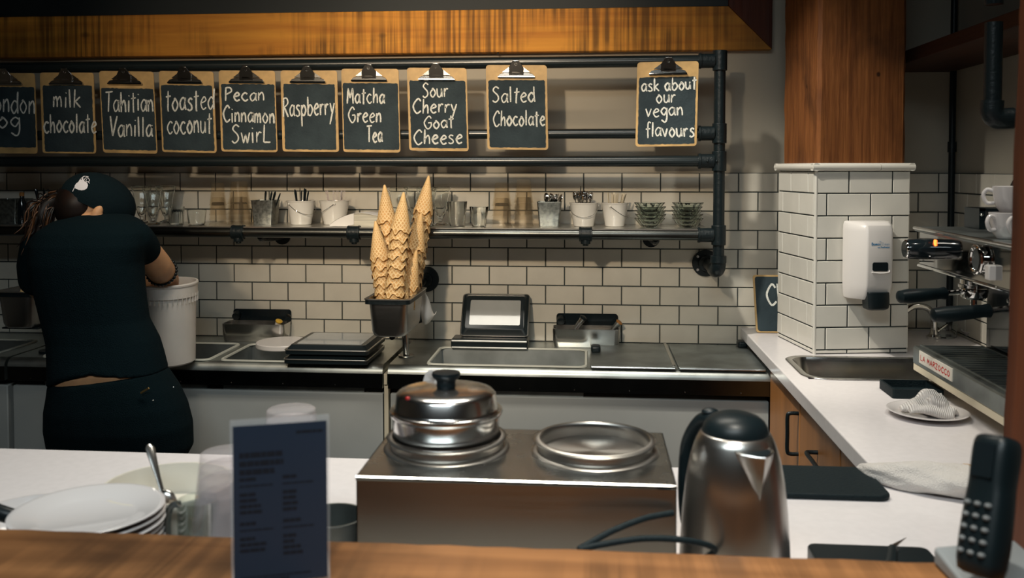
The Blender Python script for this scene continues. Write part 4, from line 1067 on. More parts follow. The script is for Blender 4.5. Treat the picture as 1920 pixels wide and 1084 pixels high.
for cx, xa, xb in ((ci[0].x, wx0, xm), (ci[1].x, xm, wx1)):
    rv = ringv(cx, ri - .004); ov = []
    for i in range(nseg):
        t_ = 2 * math.pi * i / nseg; dx, dy = math.cos(t_), math.sin(t_); s_ = 9
        if dx > 1e-6: s_ = min(s_, (xb - cx) / dx)
        if dx < -1e-6: s_ = min(s_, (xa - cx) / dx)
        if dy > 1e-6: s_ = min(s_, (wy1 - cy) / dy)
        if dy < -1e-6: s_ = min(s_, (wy0 - cy) / dy)
        ov.append(bm.verts.new((cx + dx * s_, cy + dy * s_, wz)))
    for i in range(nseg):
        k = (i + 1) % nseg; bm.faces.new([rv[i], rv[k], ov[k], ov[i]])
    for (qx, qy) in ((xa, wy0), (xb, wy0), (xb, wy1), (xa, wy1)):
        a_ = math.atan2(qy - cy, qx - cx) % (2 * math.pi); i = int(a_ / (2 * math.pi) * nseg) % nseg
        bm.faces.new([ov[i], bm.verts.new((qx, qy, wz)), ov[(i + 1) % nseg]])
me = bpy.data.meshes.new('top_sheet'); bmesh.ops.recalc_face_normals(bm, faces=bm.faces); bm.to_mesh(me); bm.free()
me.materials.append(MATS['steel_warmer']); me.transform(MW[wm.name].inverted())
o = bpy.data.objects.new('top_sheet', me); COL.objects.link(o); o.parent = wm
f = MB(); f.tube([(wx0, wy0 - .0005, wz - .0035), (wx1, wy0 - .0005, wz - .0035)], .0035, 8); f.build('front_lip', 'chrome', wm, world=True)
f = MB()
for qx in (wx0 + .03, wx1 - .03):
    for qy in (wy0 + .03, wy1 - .03): f.cyl((qx, qy, CT), (qx, qy, CT + .014), .012)
f.build('foot', 'black_rubber', wm, world=True)
for cx in (ci[0].x, ci[1].x):
    f = MB(); f.lathe([(ri + .010, 0), (ri + .007, .003), (ri, .004), (ri - .001, .013), (ri + .004, .015), (ri + .0055, .0175), (ri + .003, .020), (ri - .003, .0205), (ri - .0055, .018), (ri - .006, .01), (ri - .007, -.165), (ri - .02, -.178), (0, -.18)], (cx, cy, wz + .0005), 64)
    f.build('well_insert', 'steel_round', wm, world=True, sharp=45)
# its lid with the ladle
ld = thing('warmer_lid', 'polished domed steel lid with black knob over one warmer well', 'lid', (ci[0].x, cy, wz + .024))
lx = ci[0].x - .001
f = MB(); f.lathe([(.0805, -.004), (.0825, -.002), (.0835, .029), (.0875, .0315), (.0885, .0345), (.0875, .038), (.0815, .040), (.080, .043), (.0775, .062), (.073, .0665), (.060, .070), (.03, .0735), (0, .0745)], (lx, cy, wz + .0225), 64)
f.build('lid_dome', 'chrome_soft', ld, world=True, sharp=50)
f = MB(); f.lathe([(0, .070), (.0155, .071), (.0145, .079), (.0155, .083), (.021, .088), (.0225, .092), (.0215, .0955), (.014, .097), (0, .0973)], (lx, cy, wz + .0225), 32); f.build('knob', 'black_plastic', ld, world=True)
f = MB(); f.sph((lx - .050, cy - .053, wz + .0225 + .0665), (.004, .004, .003), nu=10, nv=6); f.build('sauce_spot', 'jam_red', ld, world=True)
lad = thing('ladle', 'white handled ladle hooked at the back of the domed lid', 'ladle', PZ(806, 790, wz + .04))
q = [PY(808, 775, cy + .088), PY(805, 745, cy + .089), PY(806, 722, cy + .09), PY(811, 706, cy + .088), PY(820, 703, cy + .076), PY(824, 708, cy + .066)]
f = MB(); f.tube(smoothpath([Vector((q[0].x, cy + .097, wz + .002))] + q, 5), .0125, 12, flat=.6); f.build('handle', 'white_plastic', lad, world=True)

# ---------------------------------------------------------------- kettle
kz = CT; ky = 1.315
kc = Vector((PY(1377, 1000, ky).x, ky, kz)); k0 = .077
kt = thing('kettle', 'brushed steel electric kettle with black lid and handle', 'kettle', kc, (0, 0, 0)); kt.scale = (1, 1, 1)
f = MB(); f.lathe([(0, .004), (.074, .004), (.080, .010), (.081, .02), (.0795, .03), (.0785, .06), (.0765, .10), (.0738, .14), (.0695, .18), (.0635, .212), (.056, .236), (.0505, .247), (.047, .2495), (0, .2495)], n=72); f.build('kettle_body', 'steel_kettle', kt, sharp=50)
f = MB(); f.lathe([(0, 0), (.078, 0), (.081, .003), (.081, .011), (0, .011)], n=48); f.build('power_base', 'black_plastic', kt)
f = MB(); f.lathe([(0, .245), (.0475, .245), (.0475, .2505), (.0455, .2575), (.041, .265), (.033, .2715), (.022, .2755), (.01, .277), (0, .2772)], n=48); f.build('kettle_lid', 'black_plastic', kt, sharp=50)
sp = Vector((.33, -.94, 0)).normalized(); sq = Vector((-sp.y, sp.x, 0)); hz = Vector((0, 0, 1))
def rad(z): 
    P_ = [(.0765, .10), (.0738, .14), (.0695, .18), (.0635, .212), (.056, .236), (.0505, .247)]
    for (r0, z0), (r1, z1) in zip(P_, P_[1:]):
        if z0 <= z <= z1: return r0 + (r1 - r0) * (z - z0) / (z1 - z0)
    return .0765
f = MB(); rings = []
for z, hw, out in ((.172, .002, .001), (.188, .009, .008), (.208, .017, .016), (.226, .0245, .024), (.2355, .027, .0285)):
    r = rad(min(z, .24)) - .004
    rings.append([sp * (r - .004) + sq * hw + hz * z, sp * (r + out * .35) + sq * hw * .92 + hz * z, sp * (r + out * .9) + sq * hw * .35 + hz * z, sp * (r + out + .003) + hz * z, sp * (r + out * .9) - sq * hw * .35 + hz * z, sp * (r + out * .35) - sq * hw * .92 + hz * z, sp * (r - .004) - sq * hw + hz * z])
f.loft(rings); so = f.build('spout', 'steel_kettle', kt, sharp=50)
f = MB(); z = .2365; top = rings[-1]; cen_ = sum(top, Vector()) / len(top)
f.loft([[cen_ + (p_ - cen_) * .84 + hz * .0006 for p_ in top], [cen_ + (p_ - cen_) * .84 + hz * .0014 for p_ in top]]); f.build('spout_shade_sheet', 'black_plastic', so)  # black sheet on the solid spout stands for the shade inside it
f = MB(); rimp = [p_ + hz * .0008 for p_ in top]; f.tube(rimp + [rimp[0]], .0014, 6); f.build('spout_rim', 'steel', so)
hb = -sp; hb = Vector((-.68, .73, 0)).normalized()
f = MB(); hp = smoothpath([hb * .030 + hz * .255, hb * .048 + hz * .257, hb * .063 + hz * .250, hb * .078 + hz * .230, hb * .088 + hz * .205, hb * .092 + hz * .16, hb * .091 + hz * .12, hb * .086 + hz * .09, hb * .074 + hz * .075], 5)
f.tube(hp, [.0135] * 6 + [.013] * (len(hp) - 6), 14, flat=.85); ho = f.build('handle', 'black_plastic', kt)
f = MB(); f.sph(hb * .046 + hz * .268, (.013, .009, .006), nu=16, nv=8); f.build('lid_button', 'black_plastic', ho)

# ---------------------------------------------------------------- power cord looping over the bar edge
f = MB(); cp = [PY(1318, 1060, 1.24), PY(1340, 1030, 1.225), PY(1290, 1014, 1.20), PY(1210, 1010, 1.19), PY(1130, 1021, 1.18), PY(1088, 1030, 1.175), PY(1100, 1022, 1.18), PY(1150, 995, 1.20), PY(1210, 972, 1.22), PY(1262, 962, 1.235)]
cp = [cp[0] + Vector((0.02, .01, -.06))] + cp
f.tube(smoothpath(cp, 8), .0042, 10); o = f.build('power_cord', 'black_rubber'); recentre(o); tag(o, 'black power cord looping between the warmer and the kettle', 'cord')

# ---------------------------------------------------------------- plates, bowl, cups on the near worktop
pc = PZ(166, 952, 1.066); pr = .101
pl = MB(); pl.lathe([(0, 0), (.055, 0), (.058, .001), (.062, .004), (.095, .0125), (.1005, .015), (.101, .0165), (.099, .0175), (.094, .0165), (.066, .008), (.061, .0055), (0, .0055)], n=64)
plate_p = pl.build('plate', 'ceramic', sharp=60)
pitch = .0091; npl = int((1.066 - CT - .018) / pitch) + 1
for i in range(npl):
    o = plate_p if i == 0 else plate_p.copy()
    if i: COL.objects.link(o)
    o.location = (pc.x + random.uniform(-.0015, .0015), pc.y + random.uniform(-.0015, .0015), 1.066 - .0175 - i * pitch)
    tag(o, f'{ORD[i]} white plate of the stack beside the white crock', 'plate', 'white plates stacked on the near worktop')
# oval dish with a black-handled server behind the plates
dcx = PZ(45, 950, 1.03)
dish = MB(); dish.lathe([(0, 0), (.07, 0), (.085, .02), (.098, .05), (.1, .052), (.096, .052), (.082, .024), (.066, .006), (0, .005)], n=56)
o = dish.build('serving_bowl', 'ceramic', sharp=60); o.location = (PY(62, 918, 1.34).x, 1.33, PY(62, 918, 1.44).z - .052); tag(o, 'white bowl partly hidden behind the stack of plates', 'bowl')
zb0 = o.location.z
st = MB(); st.lathe([(0, 0), (.06, 0), (.065, .004), (.065, zb0 - CT - .004), (.06, zb0 - CT), (0, zb0 - CT)], n=40)
o2 = st.build('pot', 'cream_ceramic'); o2.location = (o.location.x, o.location.y, CT); tag(o2, 'cream pot under the white bowl behind the plates', 'pot')
f = MB(); e0, e1 = PY(34, 972, 1.235), PY(-60, 944, 1.245); f.tube([e0, e0.lerp(e1, .12), e0.lerp(e1, .5), e1], [.006, .011, .012, .010], 14)
hs = thing('cake_server', 'black handled server lying across the white bowl near the plates', 'server', e0)
f.build('handle', 'black_plastic', hs, world=True)
f = MB(); e2 = e1 + (e1 - e0).normalized() * .1; f.tube([e1, e2], [.006, .003], 10, flat=.3); f.build('blade', 'steel', hs, world=True)
# white crock with spoon and crumbs
kb = PZ(316, 905, 1.054); kr = .099; khh = 1.054 - CT
crock = thing('crock', 'wide cream white crock holding a spoon and granola crumbs', 'crock', (kb.x, kb.y, CT))
f = MB(); f.lathe([(0, 0), (.07, 0), (.078, .006), (.089, .05), (.096, khh - .012), (kr, khh - .003), (kr - .001, khh), (kr - .005, khh), (.09, khh - .02), (.08, .05), (.066, .012), (0, .01)], n=64); f.build('crock_body', 'cream_ceramic', crock, sharp=60)
f = MB(); f.lathe([(0, khh - .045), (.0855, khh - .046), (.084, khh - .06), (0, khh - .06)], n=40); f.build('filling', 'cream_ceramic', crock)
rnd = random.Random(4); f = MB()
for i in range(60):
    a_ = rnd.uniform(-1.3, .6); r_ = rnd.uniform(.04, .08); f.sph((r_ * math.cos(a_), r_ * math.sin(a_), khh - .044 + .012 * (r_ / .08) + rnd.uniform(0, .006)), rnd.uniform(.002, .005), nu=6, nv=4)
o = f.build('granola_crumbs', 'crumb'); o.location = (kb.x, kb.y, CT); tag(o, 'brown granola crumbs clinging inside the cream crock', 'crumbs'); o['kind'] = 'stuff'
s0, s1 = PY(306, 928, kb.y - .025), PY(279, 834, kb.y + .015)
spn = thing('spoon', 'steel spoon standing up in the cream crock', 'spoon', s0)
f = MB(); d_ = s1 - s0; f.tube([s0 - d_ * .12, s0, s0 + d_ * .35, s0 + d_ * .7, s0 + d_ * .93, s1], [.003, .0035, .004, .0062, .0075, .004], 12, flat=.35); f.build('handle', 'steel', spn, world=True)
f = MB(); f.sph(s0 - d_ * .2, (.018, .01, .024), nu=14, nv=8); f.build('bowl', 'steel', spn, world=True)
# glass mug before the crock
mgp = PY(372, 985, 1.235); mug = thing('glass_mug', 'small glass mug between the cream crock and the cup stack', 'mug', (mgp.x, 1.235, CT))
zt_m = PY(372, 936, 1.235).z - CT
f = MB(); f.lathe([(0, 0), (.024, 0), (.027, .004), (.029, zt_m), (.027, zt_m), (.0245, .008), (0, .008)], n=32); f.build('mug_body', 'thin_glass', mug)
f = MB(); f.tube(smoothpath([(-.027, 0, zt_m - .008), (-.040, 0, zt_m - .012), (-.046, 0, zt_m - .035), (-.043, 0, zt_m - .075), (-.027, 0, zt_m - .085)], 5), .0048, 10); f.build('mug_handle', 'steel_dark', mug)
# stacks of upturned plastic cups
def cup(r_open, r_base, h_, m, rib=0):
    f = MB(); pr_ = [(0, h_), (r_base - .003, h_), (r_base, h_ - .002)]
    n_ = 10
    for i in range(n_ + 1):
        v = i / n_; pr_.append((r_base + (r_open - r_base) * v + (.0006 if i % 2 and rib else 0), h_ - .003 - (h_ - .008) * v))
    pr_ += [(r_open + .002, .003), (r_open + .0025, .0015), (r_open + .002, 0), (r_open, 0)]
    f.lathe(pr_, n=36); f.f.pop(); f.mi.pop()
    return f
def cup_stack(x, y, z0, n, pitch, r_open, r_base, h_, m, lab, grp, proto=[None]):
    me = None
    for i in range(n):
        if me is None:
            o = cup(r_open, r_base, h_, m).build('plastic_cup', m, sharp=60); me = o
        else:
            o = me.copy(); COL.objects.link(o)
        o.location = (x + random.uniform(-.0002, .0002), y + random.uniform(-.0002, .0002), z0 + i * pitch)
        tag(o, lab % ORD[n - 1 - i], 'cup', grp)
cA = PY(424, 985, 1.27); n_ = 6; zt_c = PY(400, 846, 1.27).z
cup_stack(cA.x + .002, 1.27, CT + .003, n_, (zt_c - CT - .003 - .115) / (n_ - 1), .050, .037, .115, 'clear_plastic', '%s upturned clear plastic cup of the stack behind the menu sign edge', 'clear plastic cups on the near worktop')
cB = PY(547, 900, 1.42); n_ = 8; zt_c = PY(547, 766, 1.42).z
cup_stack(cB.x, 1.42, CT + .003, n_, (zt_c - CT - .003 - .12) / (n_ - 1), .050, .039, .12, 'clear_plastic', '%s upturned clear plastic cup of the tall stack rising over the menu sign', 'clear plastic cups on the near worktop')
# dark steel pot by the warmer
pp = PY(630, 960, 1.33); pot = thing('steel_pot', 'small dark steel pot between the menu sign and the warmer', 'pot', (pp.x - .004, 1.33, CT)); zp = PY(640, 966, 1.33).z - CT
f = MB(); f.lathe([(0, 0), (.045, 0), (.048, .004), (.048, zp - .002), (.0495, zp), (.046, zp), (.0455, .006), (0, .005)], n=48); f.build('pot_body', 'steel_dark', pot)
f = MB(); f.sph((.046, .03, zp - .004), .004, nu=8, nv=6); f.build('rivet', 'chrome', pot)

MB().bb((-2.6, 1.1005, .988), (BARX + .25, 1.118, 1.0115)).build('bar_reflection_strip', 'bar_wood', bt, world=True, bevel=.002)  # unseen strip added so the warmer's front reflects brown wood
# menu sign on the bar
s0 = PY(436, 1125, 1.0); sb = PY(424, 790, .965); st_ = PY(611, 810, 1.0)
hz_ = sb.z - 1.0705; wx = (Vector((st_.x, st_.y, 0)) - Vector((sb.x, sb.y, 0))); sw_ = wx.length; sang = math.atan2(wx.y, wx.x)
sgn_ = thing('menu_sign', 'dark blue printed menu card in a clear stand on the bar', 'menu sign', (sb.x + .004, sb.y, 1.0705), (0, 0, sang))
tl_ = .006
f = MB(); f.loft([[Vector((x, y, z)) for x, y in ((0, 0), (sw_, 0), (sw_, .004), (0, .004))] for z in (0, hz_)]); f.build('acrylic_stand', 'acrylic', sgn_)
f = MB(); f.bb((0, .004, 0), (sw_, .07, .004)); f.build('stand_foot', 'acrylic', sgn_)
f = MB(); f.bb((.003, -.0012, .003), (sw_ - .003, -.0002, hz_ - .006)); f.build('menu_card', 'sign_paper', sgn_)
rnd = random.Random(8); fy = lambda x, y: Vector((x, -.0015, y))
def line(f, x0, x1, z, hh):
    x = x0
    while x < x1 - .002:
        wl = min(rnd.uniform(.004, .011), x1 - x)
        f.add([fy(x, z), fy(x + wl, z), fy(x + wl, z + hh), fy(x, z + hh)], [(0, 1, 2, 3)]); x += wl + .0008
f = MB(); line(f, sw_ * .66, sw_ * .93, hz_ - .018, .0030); f.build('printed_date', 'sign_ink', sgn_, flat=True)
f = MB()
for k, e_ in enumerate((.54, .53, .46)): line(f, sw_ * .09, sw_ * e_, hz_ - .042 - k * .0095, .0058)
f.build('printed_heading', 'sign_ink', sgn_, flat=True)
for col_, z_, rows in ((.09, .068, (.27, .42, .26, .26, .30, .31)), (.52, .068, (.66, .83, .67, .67, .67, .66)), (.09, .118, (.25, .42, .24, .36, .35)), (.52, .118, (.70, .84, .66, .66, .70, .72))):
    f = MB()
    for k, e_ in enumerate(rows): line(f, sw_ * col_, sw_ * e_, hz_ - z_ - k * .0066 - (.004 if k > 1 else 0), .0036 if k != 1 else .0016)
    f.build('printed_list', 'sign_ink', sgn_, flat=True)
f = MB(); line(f, sw_ * .09, sw_ * .80, hz_ - .178, .0014); line(f, sw_ * .09, sw_ * .58, hz_ - .183, .0030); f.build('printed_footer', 'sign_ink', sgn_, flat=True)

# ---------------------------------------------------------------- things at the corner of the worktop
# black chopping mat bridging the inner corner
m0, m1, m2, m3 = PZ(1470, 926, CT + .012), PZ(1652, 928, CT + .012), PZ(1622, 874, CT + .012), PZ(1460, 872, CT + .012)
f = MB(); cm = (m0 + m1 + m2 + m3) / 4
f.loft([rr((cm.x - .02, cm.y, CT + .001), (m1.x - m0.x) + .06, m3.y - m0.y, .025, 6), rr((cm.x - .02, cm.y, CT + .012), (m1.x - m0.x) + .06, m3.y - m0.y, .025, 6)])
o = f.build('rubber_mat', 'black_rubber', bevel=.004, seg=3); recentre(o); tag(o, 'black rubber mat lying at the inner corner of the white worktop', 'mat')
# rolled towel
tp_ = [PZ(x, y, CT + .018) for x, y in ((1618, 868), (1650, 884), (1690, 893), (1735, 900), (1780, 907), (1818, 912), (1850, 915))]
rad_ = [.012, .026, .033, .036, .038, .041, .026]; rnd = random.Random(9)
f = MB(); path = smoothpath(tp_, 8); n_ = 28; rings = []
for i, p_ in enumerate(path):
    u = i / (len(path) - 1) * (len(rad_) - 1); k = min(int(u), len(rad_) - 2); r_ = rad_[k] + (rad_[k + 1] - rad_[k]) * (u - k)
    d_ = (path[min(i + 1, len(path) - 1)] - path[max(i - 1, 0)]).normalized(); a_ = Vector((-d_.y, d_.x, 0)).normalized(); ring = []
    for j in range(n_):
        t_ = 2 * math.pi * j / n_
        q_ = 1 + .10 * math.sin(3 * t_ + i * .16) + .06 * math.sin(7 * t_ - i * .33) + .04 * math.sin(11 * t_ + i * .5)
        z_ = max(math.sin(t_) * r_ * .8 * q_ + r_ * .55, 0.0)
        ring.append(Vector((p_.x, p_.y, CT + .001)) + a_ * math.cos(t_) * r_ * 1.25 * q_ + Vector((0, 0, z_)))
    rings.append(ring)
f.loft(rings); o = f.build('hand_towel', 'towel', sub=1, sharp=180); recentre(o); tag(o, 'white terry towel rolled up on the worktop by the black mat', 'towel')
f = MB(); tc = path[-8] + Vector((0.0, .03, .026))
f.sph((0, 0, 0), (.017, .010, .008), nu=14, nv=8); c_ = f.build('tan_label', 'tan_stain', o); c_.location = tc - o.location
# knock box tray under the espresso machine
k0_, k1_ = PZ(1660, 742, CT + .02), PZ(1830, 748, CT + .02)
f = MB(); kx0, ky0 = PZ(1676, 748, CT).x, PZ(1676, 748, CT).y
f.loft([rr((kx0 + .065, ky0 + .06, CT + .001), .135, .12, .006), rr((kx0 + .065, ky0 + .06, CT + .026), .135, .12, .006), rr((kx0 + .065, ky0 + .06, CT + .026), .123, .108, .004), rr((kx0 + .065, ky0 + .06, CT + .006), .121, .106, .004)])
o = f.build('drip_mat_tray', 'black_rubber'); recentre(o); tag(o, 'shallow black tray on the worktop under the espresso machine', 'tray')
# plate with a folded cloth
pq = PZ(1739, 772, CT + .012); o = plate_p.copy(); COL.objects.link(o); o.location = (pq.x, pq.y, CT + .002); o.scale = (.96, .96, .9); tag(o, 'white plate under a bunched cloth near the espresso machine', 'plate');
if 'group' in o: del o['group']
f = MB(); rnd = random.Random(12); bz = CT + .008
def fold(c0_, c1_, r0_, r1_, zr=.7):
    c0_, c1_ = Vector(c0_), Vector(c1_); n_ = 9; rings = []
    d_ = (c1_ - c0_).normalized(); a_ = Vector((-d_.y, d_.x, 0)).normalized()
    for i in range(n_ + 1):
        u = i / n_; r_ = (r0_ + (r1_ - r0_) * u) * (.35 + .65 * math.sin(math.pi * min(.93, max(.07, u)))); c_ = c0_.lerp(c1_, u) + Vector((0, 0, .008 * math.sin(u * 5)))
        rings.append([c_ + a_ * math.cos(t) * r_ + Vector((0, 0, math.sin(t) * r_ * zr)) for t in [2 * math.pi * k / 16 for k in range(16)]])
    f.loft(rings)
B0 = Vector((pq.x, pq.y, bz))
for (ax_, ay_, az_, bx_2, by_2, bz_2, r0_, r1_) in ((-.075, -.005, .012, .05, .01, .022, .022, .030), (-.06, -.03, .010, .055, -.045, .014, .016, .022), (-.03, .012, .03, .045, .018, .052, .024, .026), (-.055, .02, .014, .06, .045, .016, .02, .024),
        (-.01, -.012, .03, .035, -.035, .045, .020, .018), (.02, .0, .045, .045, -.055, .015, .020, .014), (-.02, -.04, .014, -.07, .01, .016, .018, .014), (.0, .03, .035, .03, -.01, .062, .016, .016), (.04, -.05, .012, .075, -.02, .012, .010, .012)):
    fold(B0 + Vector((ax_, ay_, az_)) * .9, B0 + Vector((bx_2, by_2, bz_2)) * .9, r0_, r1_)
o = f.build('dish_cloth', 'ribbed_cloth', remesh=.0035, smooth=3); recentre(o); tag(o, 'ribbed white cloth bunched on a plate near the espresso machine', 'cloth')
# tablet lying behind the bar with a knife
t0, t1, t2, t3 = PZ(1530, 1046, CT + .03), PZ(1740, 1050, CT + .03), PZ(1722, 1022, CT + .03), PZ(1520, 1018, CT + .03)
f = MB(); cx_, cy_ = (t2.x + t3.x) / 2 + .002, t3.y - .09; tw = t2.x - t3.x + .015
f.loft([rr((cx_, cy_, CT + .001), tw, .18, .012), rr((cx_, cy_, CT + .004), tw + .004, .184, .014), rr((cx_, cy_, CT + .026), tw + .004, .184, .014), rr((cx_, cy_, CT + .03), tw, .18, .012)])
o = f.build('black_box_tray', 'black_plastic', bevel=.002); o.name = 'storage_tin'; recentre(o); tag(o, 'flat black tin lying on the worktop just behind the bar', 'tin')
f = MB(); kp = [PZ(1665, 1026, CT + .034), PZ(1700, 1009, CT + .034), PZ(1683, 1024, CT + .034)]
f.prism(kp, (0, 0, .0015)); kb_ = PZ(1625, 1040, CT + .034)
kn = thing('knife', 'knife resting on the flat black tin with its tip showing', 'knife', kp[0])
f.build('blade', 'steel', kn, world=True)
f = MB(); f.tube([kp[0].lerp(kp[2], .5), kp[0].lerp(kp[2], .5) + Vector((-.35, -.94, 0)) * .07], [.006, .009], 10, flat=.6); f.build('handle', 'black_plastic', kn, world=True)

# ================================================================ things on the steel shelf
ZS = zsh + .0006
def sx_(px, Y=3.47): return PY(px, 424, Y).x
def pxm(Y): return (PY(1000, 400, Y).x - PY(900, 400, Y).x) / 100
def zpx(y, Y): return PY(960, y, Y).z
# galvanised tins
def tin(px0, px1, ytop, label, Y=3.44, ry=0):
    x0, x1 = sx_(px0, Y), sx_(px1, Y); w = x1 - x0; h_ = (424 - ytop) * pxm(Y)
    t = thing('galvanized_tin', label, 'tin', ((x0 + x1) / 2, Y + .04, ZS), (0, 0, ry), 'galvanized tins on the shelf')
    f = MB(); r = .006
    f.loft([rr((0, 0, 0), w * .84, w * .84, r), rr((0, 0, h_ - .004), w, w, r), rr((0, 0, h_), w + .004, w + .004, r), rr((0, 0, h_), w - .004, w - .004, r), rr((0, 0, .004), w * .82, w * .82, r)])
    f.build('tin_body', 'galvanized', t); return (x0 + x1) / 2, Y + .04, h_
tinA = tin(-16, 36, 376, 'galvanized square tin at the far end of the shelf beyond the worker')
tinB = tin(471, 512, 377, 'galvanized square tin between the amber cups and a white bucket', 3.44)
tinC = tin(1007, 1052, 378, 'galvanized square tin full of small steel spoons near the amber cups')
# white buckets with a wire handle
def bucket(px0, px1, ytop, label, handle=0, Y=3.44):
    x0, x1 = sx_(px0, Y), sx_(px1, Y); w = x1 - x0; h_ = (424 - ytop) * pxm(Y); r1 = w / 2; r0 = r1 * .70
    t = thing('white_bucket', label, 'bucket', ((x0 + x1) / 2, Y + .04, ZS), (0, 0, handle), 'small white buckets on the shelf')
    f = MB(); f.lathe([(0, 0), (r0 - .002, 0), (r0, .002), (r1 - .0015, h_ - .004), (r1 + .0005, h_ - .003), (r1 + .001, h_ - .001), (r1, h_), (r1 - .002, h_), (r0 - .002, .004), (0, .004)], n=40); f.build('bucket_body', 'white_enamel', t)
    f = MB(); pts = [(r1 * math.cos(a), -r1 * 1.02 * abs(math.sin(a)) - .001, h_ - .012 - .042 * math.sin(a)) for a in [math.pi * i / 18 for i in range(19)]]
    f.tube(pts, .0012, 6); f.build('wire_handle', 'chrome', t)
    f = MB()
    for s in (-1, 1): f.sph((s * r1, 0, h_ - .012), (.003, .004, .005), nu=8, nv=6)
    f.build('handle_lug', 'white_enamel', t)
    return (x0 + x1) / 2, Y + .04, h_, r1
bk0 = bucket(46, 100, 380, 'small white bucket on the shelf right behind the ponytail', .2, 3.43)
bk1 = bucket(532, 585, 378, 'small white bucket of black spoons, wire handle hanging aslant', .9)
bk2 = bucket(594, 650, 378, 'small white bucket of pale straws next to the napkin pile', -1.3, 3.46)
bk3 = bucket(1067, 1122, 380, 'small white bucket packed with steel spoons, wire handle looped in front', .0)
bk4 = bucket(1127, 1179, 380, 'small white bucket of wooden sticks', 1.2)
def spoon_small(m, L=.15):
    f = MB(); f.tube([(0, 0, 0), (0, 0, L * .5), (0, 0, L * .78)], [.0028, .0022, .0018], 8, flat=.5)
    f.sph((0, 0, L * .9), (.0105, .0035, .018), nu=12, nv=8); return f.build('spoon', m)
def handle_up(m, L=.13):
    f = MB(); f.tube([(0, 0, 0), (0, 0, L * .6), (0, 0, L * .92), (0, 0, L)], [.0022, .003, .0042, .002], 8, flat=.5); return f.build('spoon', m)
def fill(proto, cx, cy, z0, n, spread, label, grp, tilt=.22, cat='spoon', seed=1, zj=.012, bias=0.0):
    rnd = random.Random(seed)
    for i in range(n):
        o = proto if i == 0 and not proto.get('used') else proto.copy()
        if o is not proto: COL.objects.link(o)
        else: proto['used'] = 1
        if 'used' in o and o is not proto: del o['used']
        a = 2 * math.pi * i / n + rnd.uniform(-.3, .3); r_ = spread * rnd.uniform(.35, 1)
        o.location = (cx + r_ * .45 * math.cos(a), cy + r_ * .45 * math.sin(a), z0 + rnd.uniform(0, zj))
        d = Vector((math.cos(a) * tilt * rnd.uniform(.5, 1.1) + bias, math.sin(a) * tilt * rnd.uniform(.3, 1), 1)).normalized()
        o.rotation_euler = (d.to_track_quat('Z', 'Y').to_matrix() @ Matrix.Rotation(rnd.uniform(-.7, .7), 3, 'Z')).to_euler()
        tag(o, label, cat, grp)
sp_steel = spoon_small('chrome', .112); sp_black = handle_up('black_gloss', .125)
fill(sp_steel, bk3[0], bk3[1], ZS + .008, 16, .036, 'steel spoon standing in the packed white bucket', 'steel spoons in the white bucket', .2, seed=3)
hb_ = handle_up('black_plastic', .142); o = hb_; o.location = (bk3[0] - .012, bk3[1] - .008, ZS + .012); tag(o, 'black handled spoon standing tallest among the steel spoons', 'spoon')
fill(sp_steel, tinC[0], tinC[1], ZS + .006, 7, .03, 'small steel spoon standing in the square tin', 'steel spoons in the square tin', .22, seed=5, zj=.004, bias=.08)
fill(sp_black, bk1[0], bk1[1], ZS + .008, 9, .034, 'black spoon standing in the white bucket with the slanting wire', 'black spoons in the white bucket', .22, seed=7)
fill(sp_black, tinB[0] + .004, tinB[1], ZS + .006, 6, .03, 'black spoon standing in the square tin by the amber cups', 'black spoons in the square tin', .2, seed=8, bias=.2, zj=.003)
fill(sp_black, bk0[0], bk0[1], ZS + .008, 6, .034, 'black spoon standing in the bucket behind the ponytail', 'black spoons behind the ponytail', .2, seed=9)
f = MB(); L_ = .118; f.bb((-.0042, -.0009, 0), (.0042, .0009, L_)); stick = f.build('wooden_stick', 'stick_wood', bevel=.0008)
fill(stick, bk4[0], bk4[1], ZS + .006, 14, .036, 'flat wooden stick standing in the white bucket', 'wooden sticks in the white bucket', .2, 'stick', 11, .006, .10)
f = MB(); f.cyl((0, 0, 0), (0, 0, .128), .0024, n=8); straw = f.build('straw', 'clear_plastic')
fill(straw, bk2[0], bk2[1], ZS + .006, 14, .036, 'pale straw standing in the white bucket', 'straws in the white bucket', .26, 'straw', 12, .004)
# dark bottle beside the first bucket
bx_ = sx_(48, 3.40); f = MB(); hgt = (424 - 362) * pxm(3.42)
bot = thing('dark_bottle', 'tall thin dark bottle with a brown cap on the shelf by the worker', 'bottle', (sx_(42, 3.43), 3.43, ZS))
f.lathe([(0, 0), (.017, 0), (.018, .003), (.017, hgt * .65), (.008, hgt * .82), (.007, hgt * .9), (0, hgt * .9)], n=24); f.build('bottle_body', 'black_gloss', bot)
f = MB(); f.lathe([(0, hgt * .88), (.009, hgt * .88), (.009, hgt * .98), (.006, hgt), (0, hgt)], n=20); f.build('bottle_cap', 'brown_cap', bot)
# amber cup stacks
for k, (px0, px1, yt, yb_, n_) in enumerate(((393, 425, 344, 377, 5), (428, 470, 341, 374, 5), (922, 960, 343, 376, 5), (963, 1001, 337, 374, 5))):
    Y = 3.45; x = (sx_(px0, Y) + sx_(px1, Y)) / 2; w = sx_(px1, Y) - sx_(px0, Y); H_ = (424 - yt) * pxm(Y); h_ = .088
    names = ['the slim stack next to the glass bowl', 'the wide stack beside a square tin', 'the stack next to the small glass cups', 'the stack beside the tin of steel spoons'][k]
    cup_stack(x, Y, ZS, n_, (H_ - h_) / (n_ - 1), w / 2 - .003, w / 2 * .66, h_, 'amber_plastic', '%s amber plastic cup in ' + names, 'amber plastic cups on the shelf')
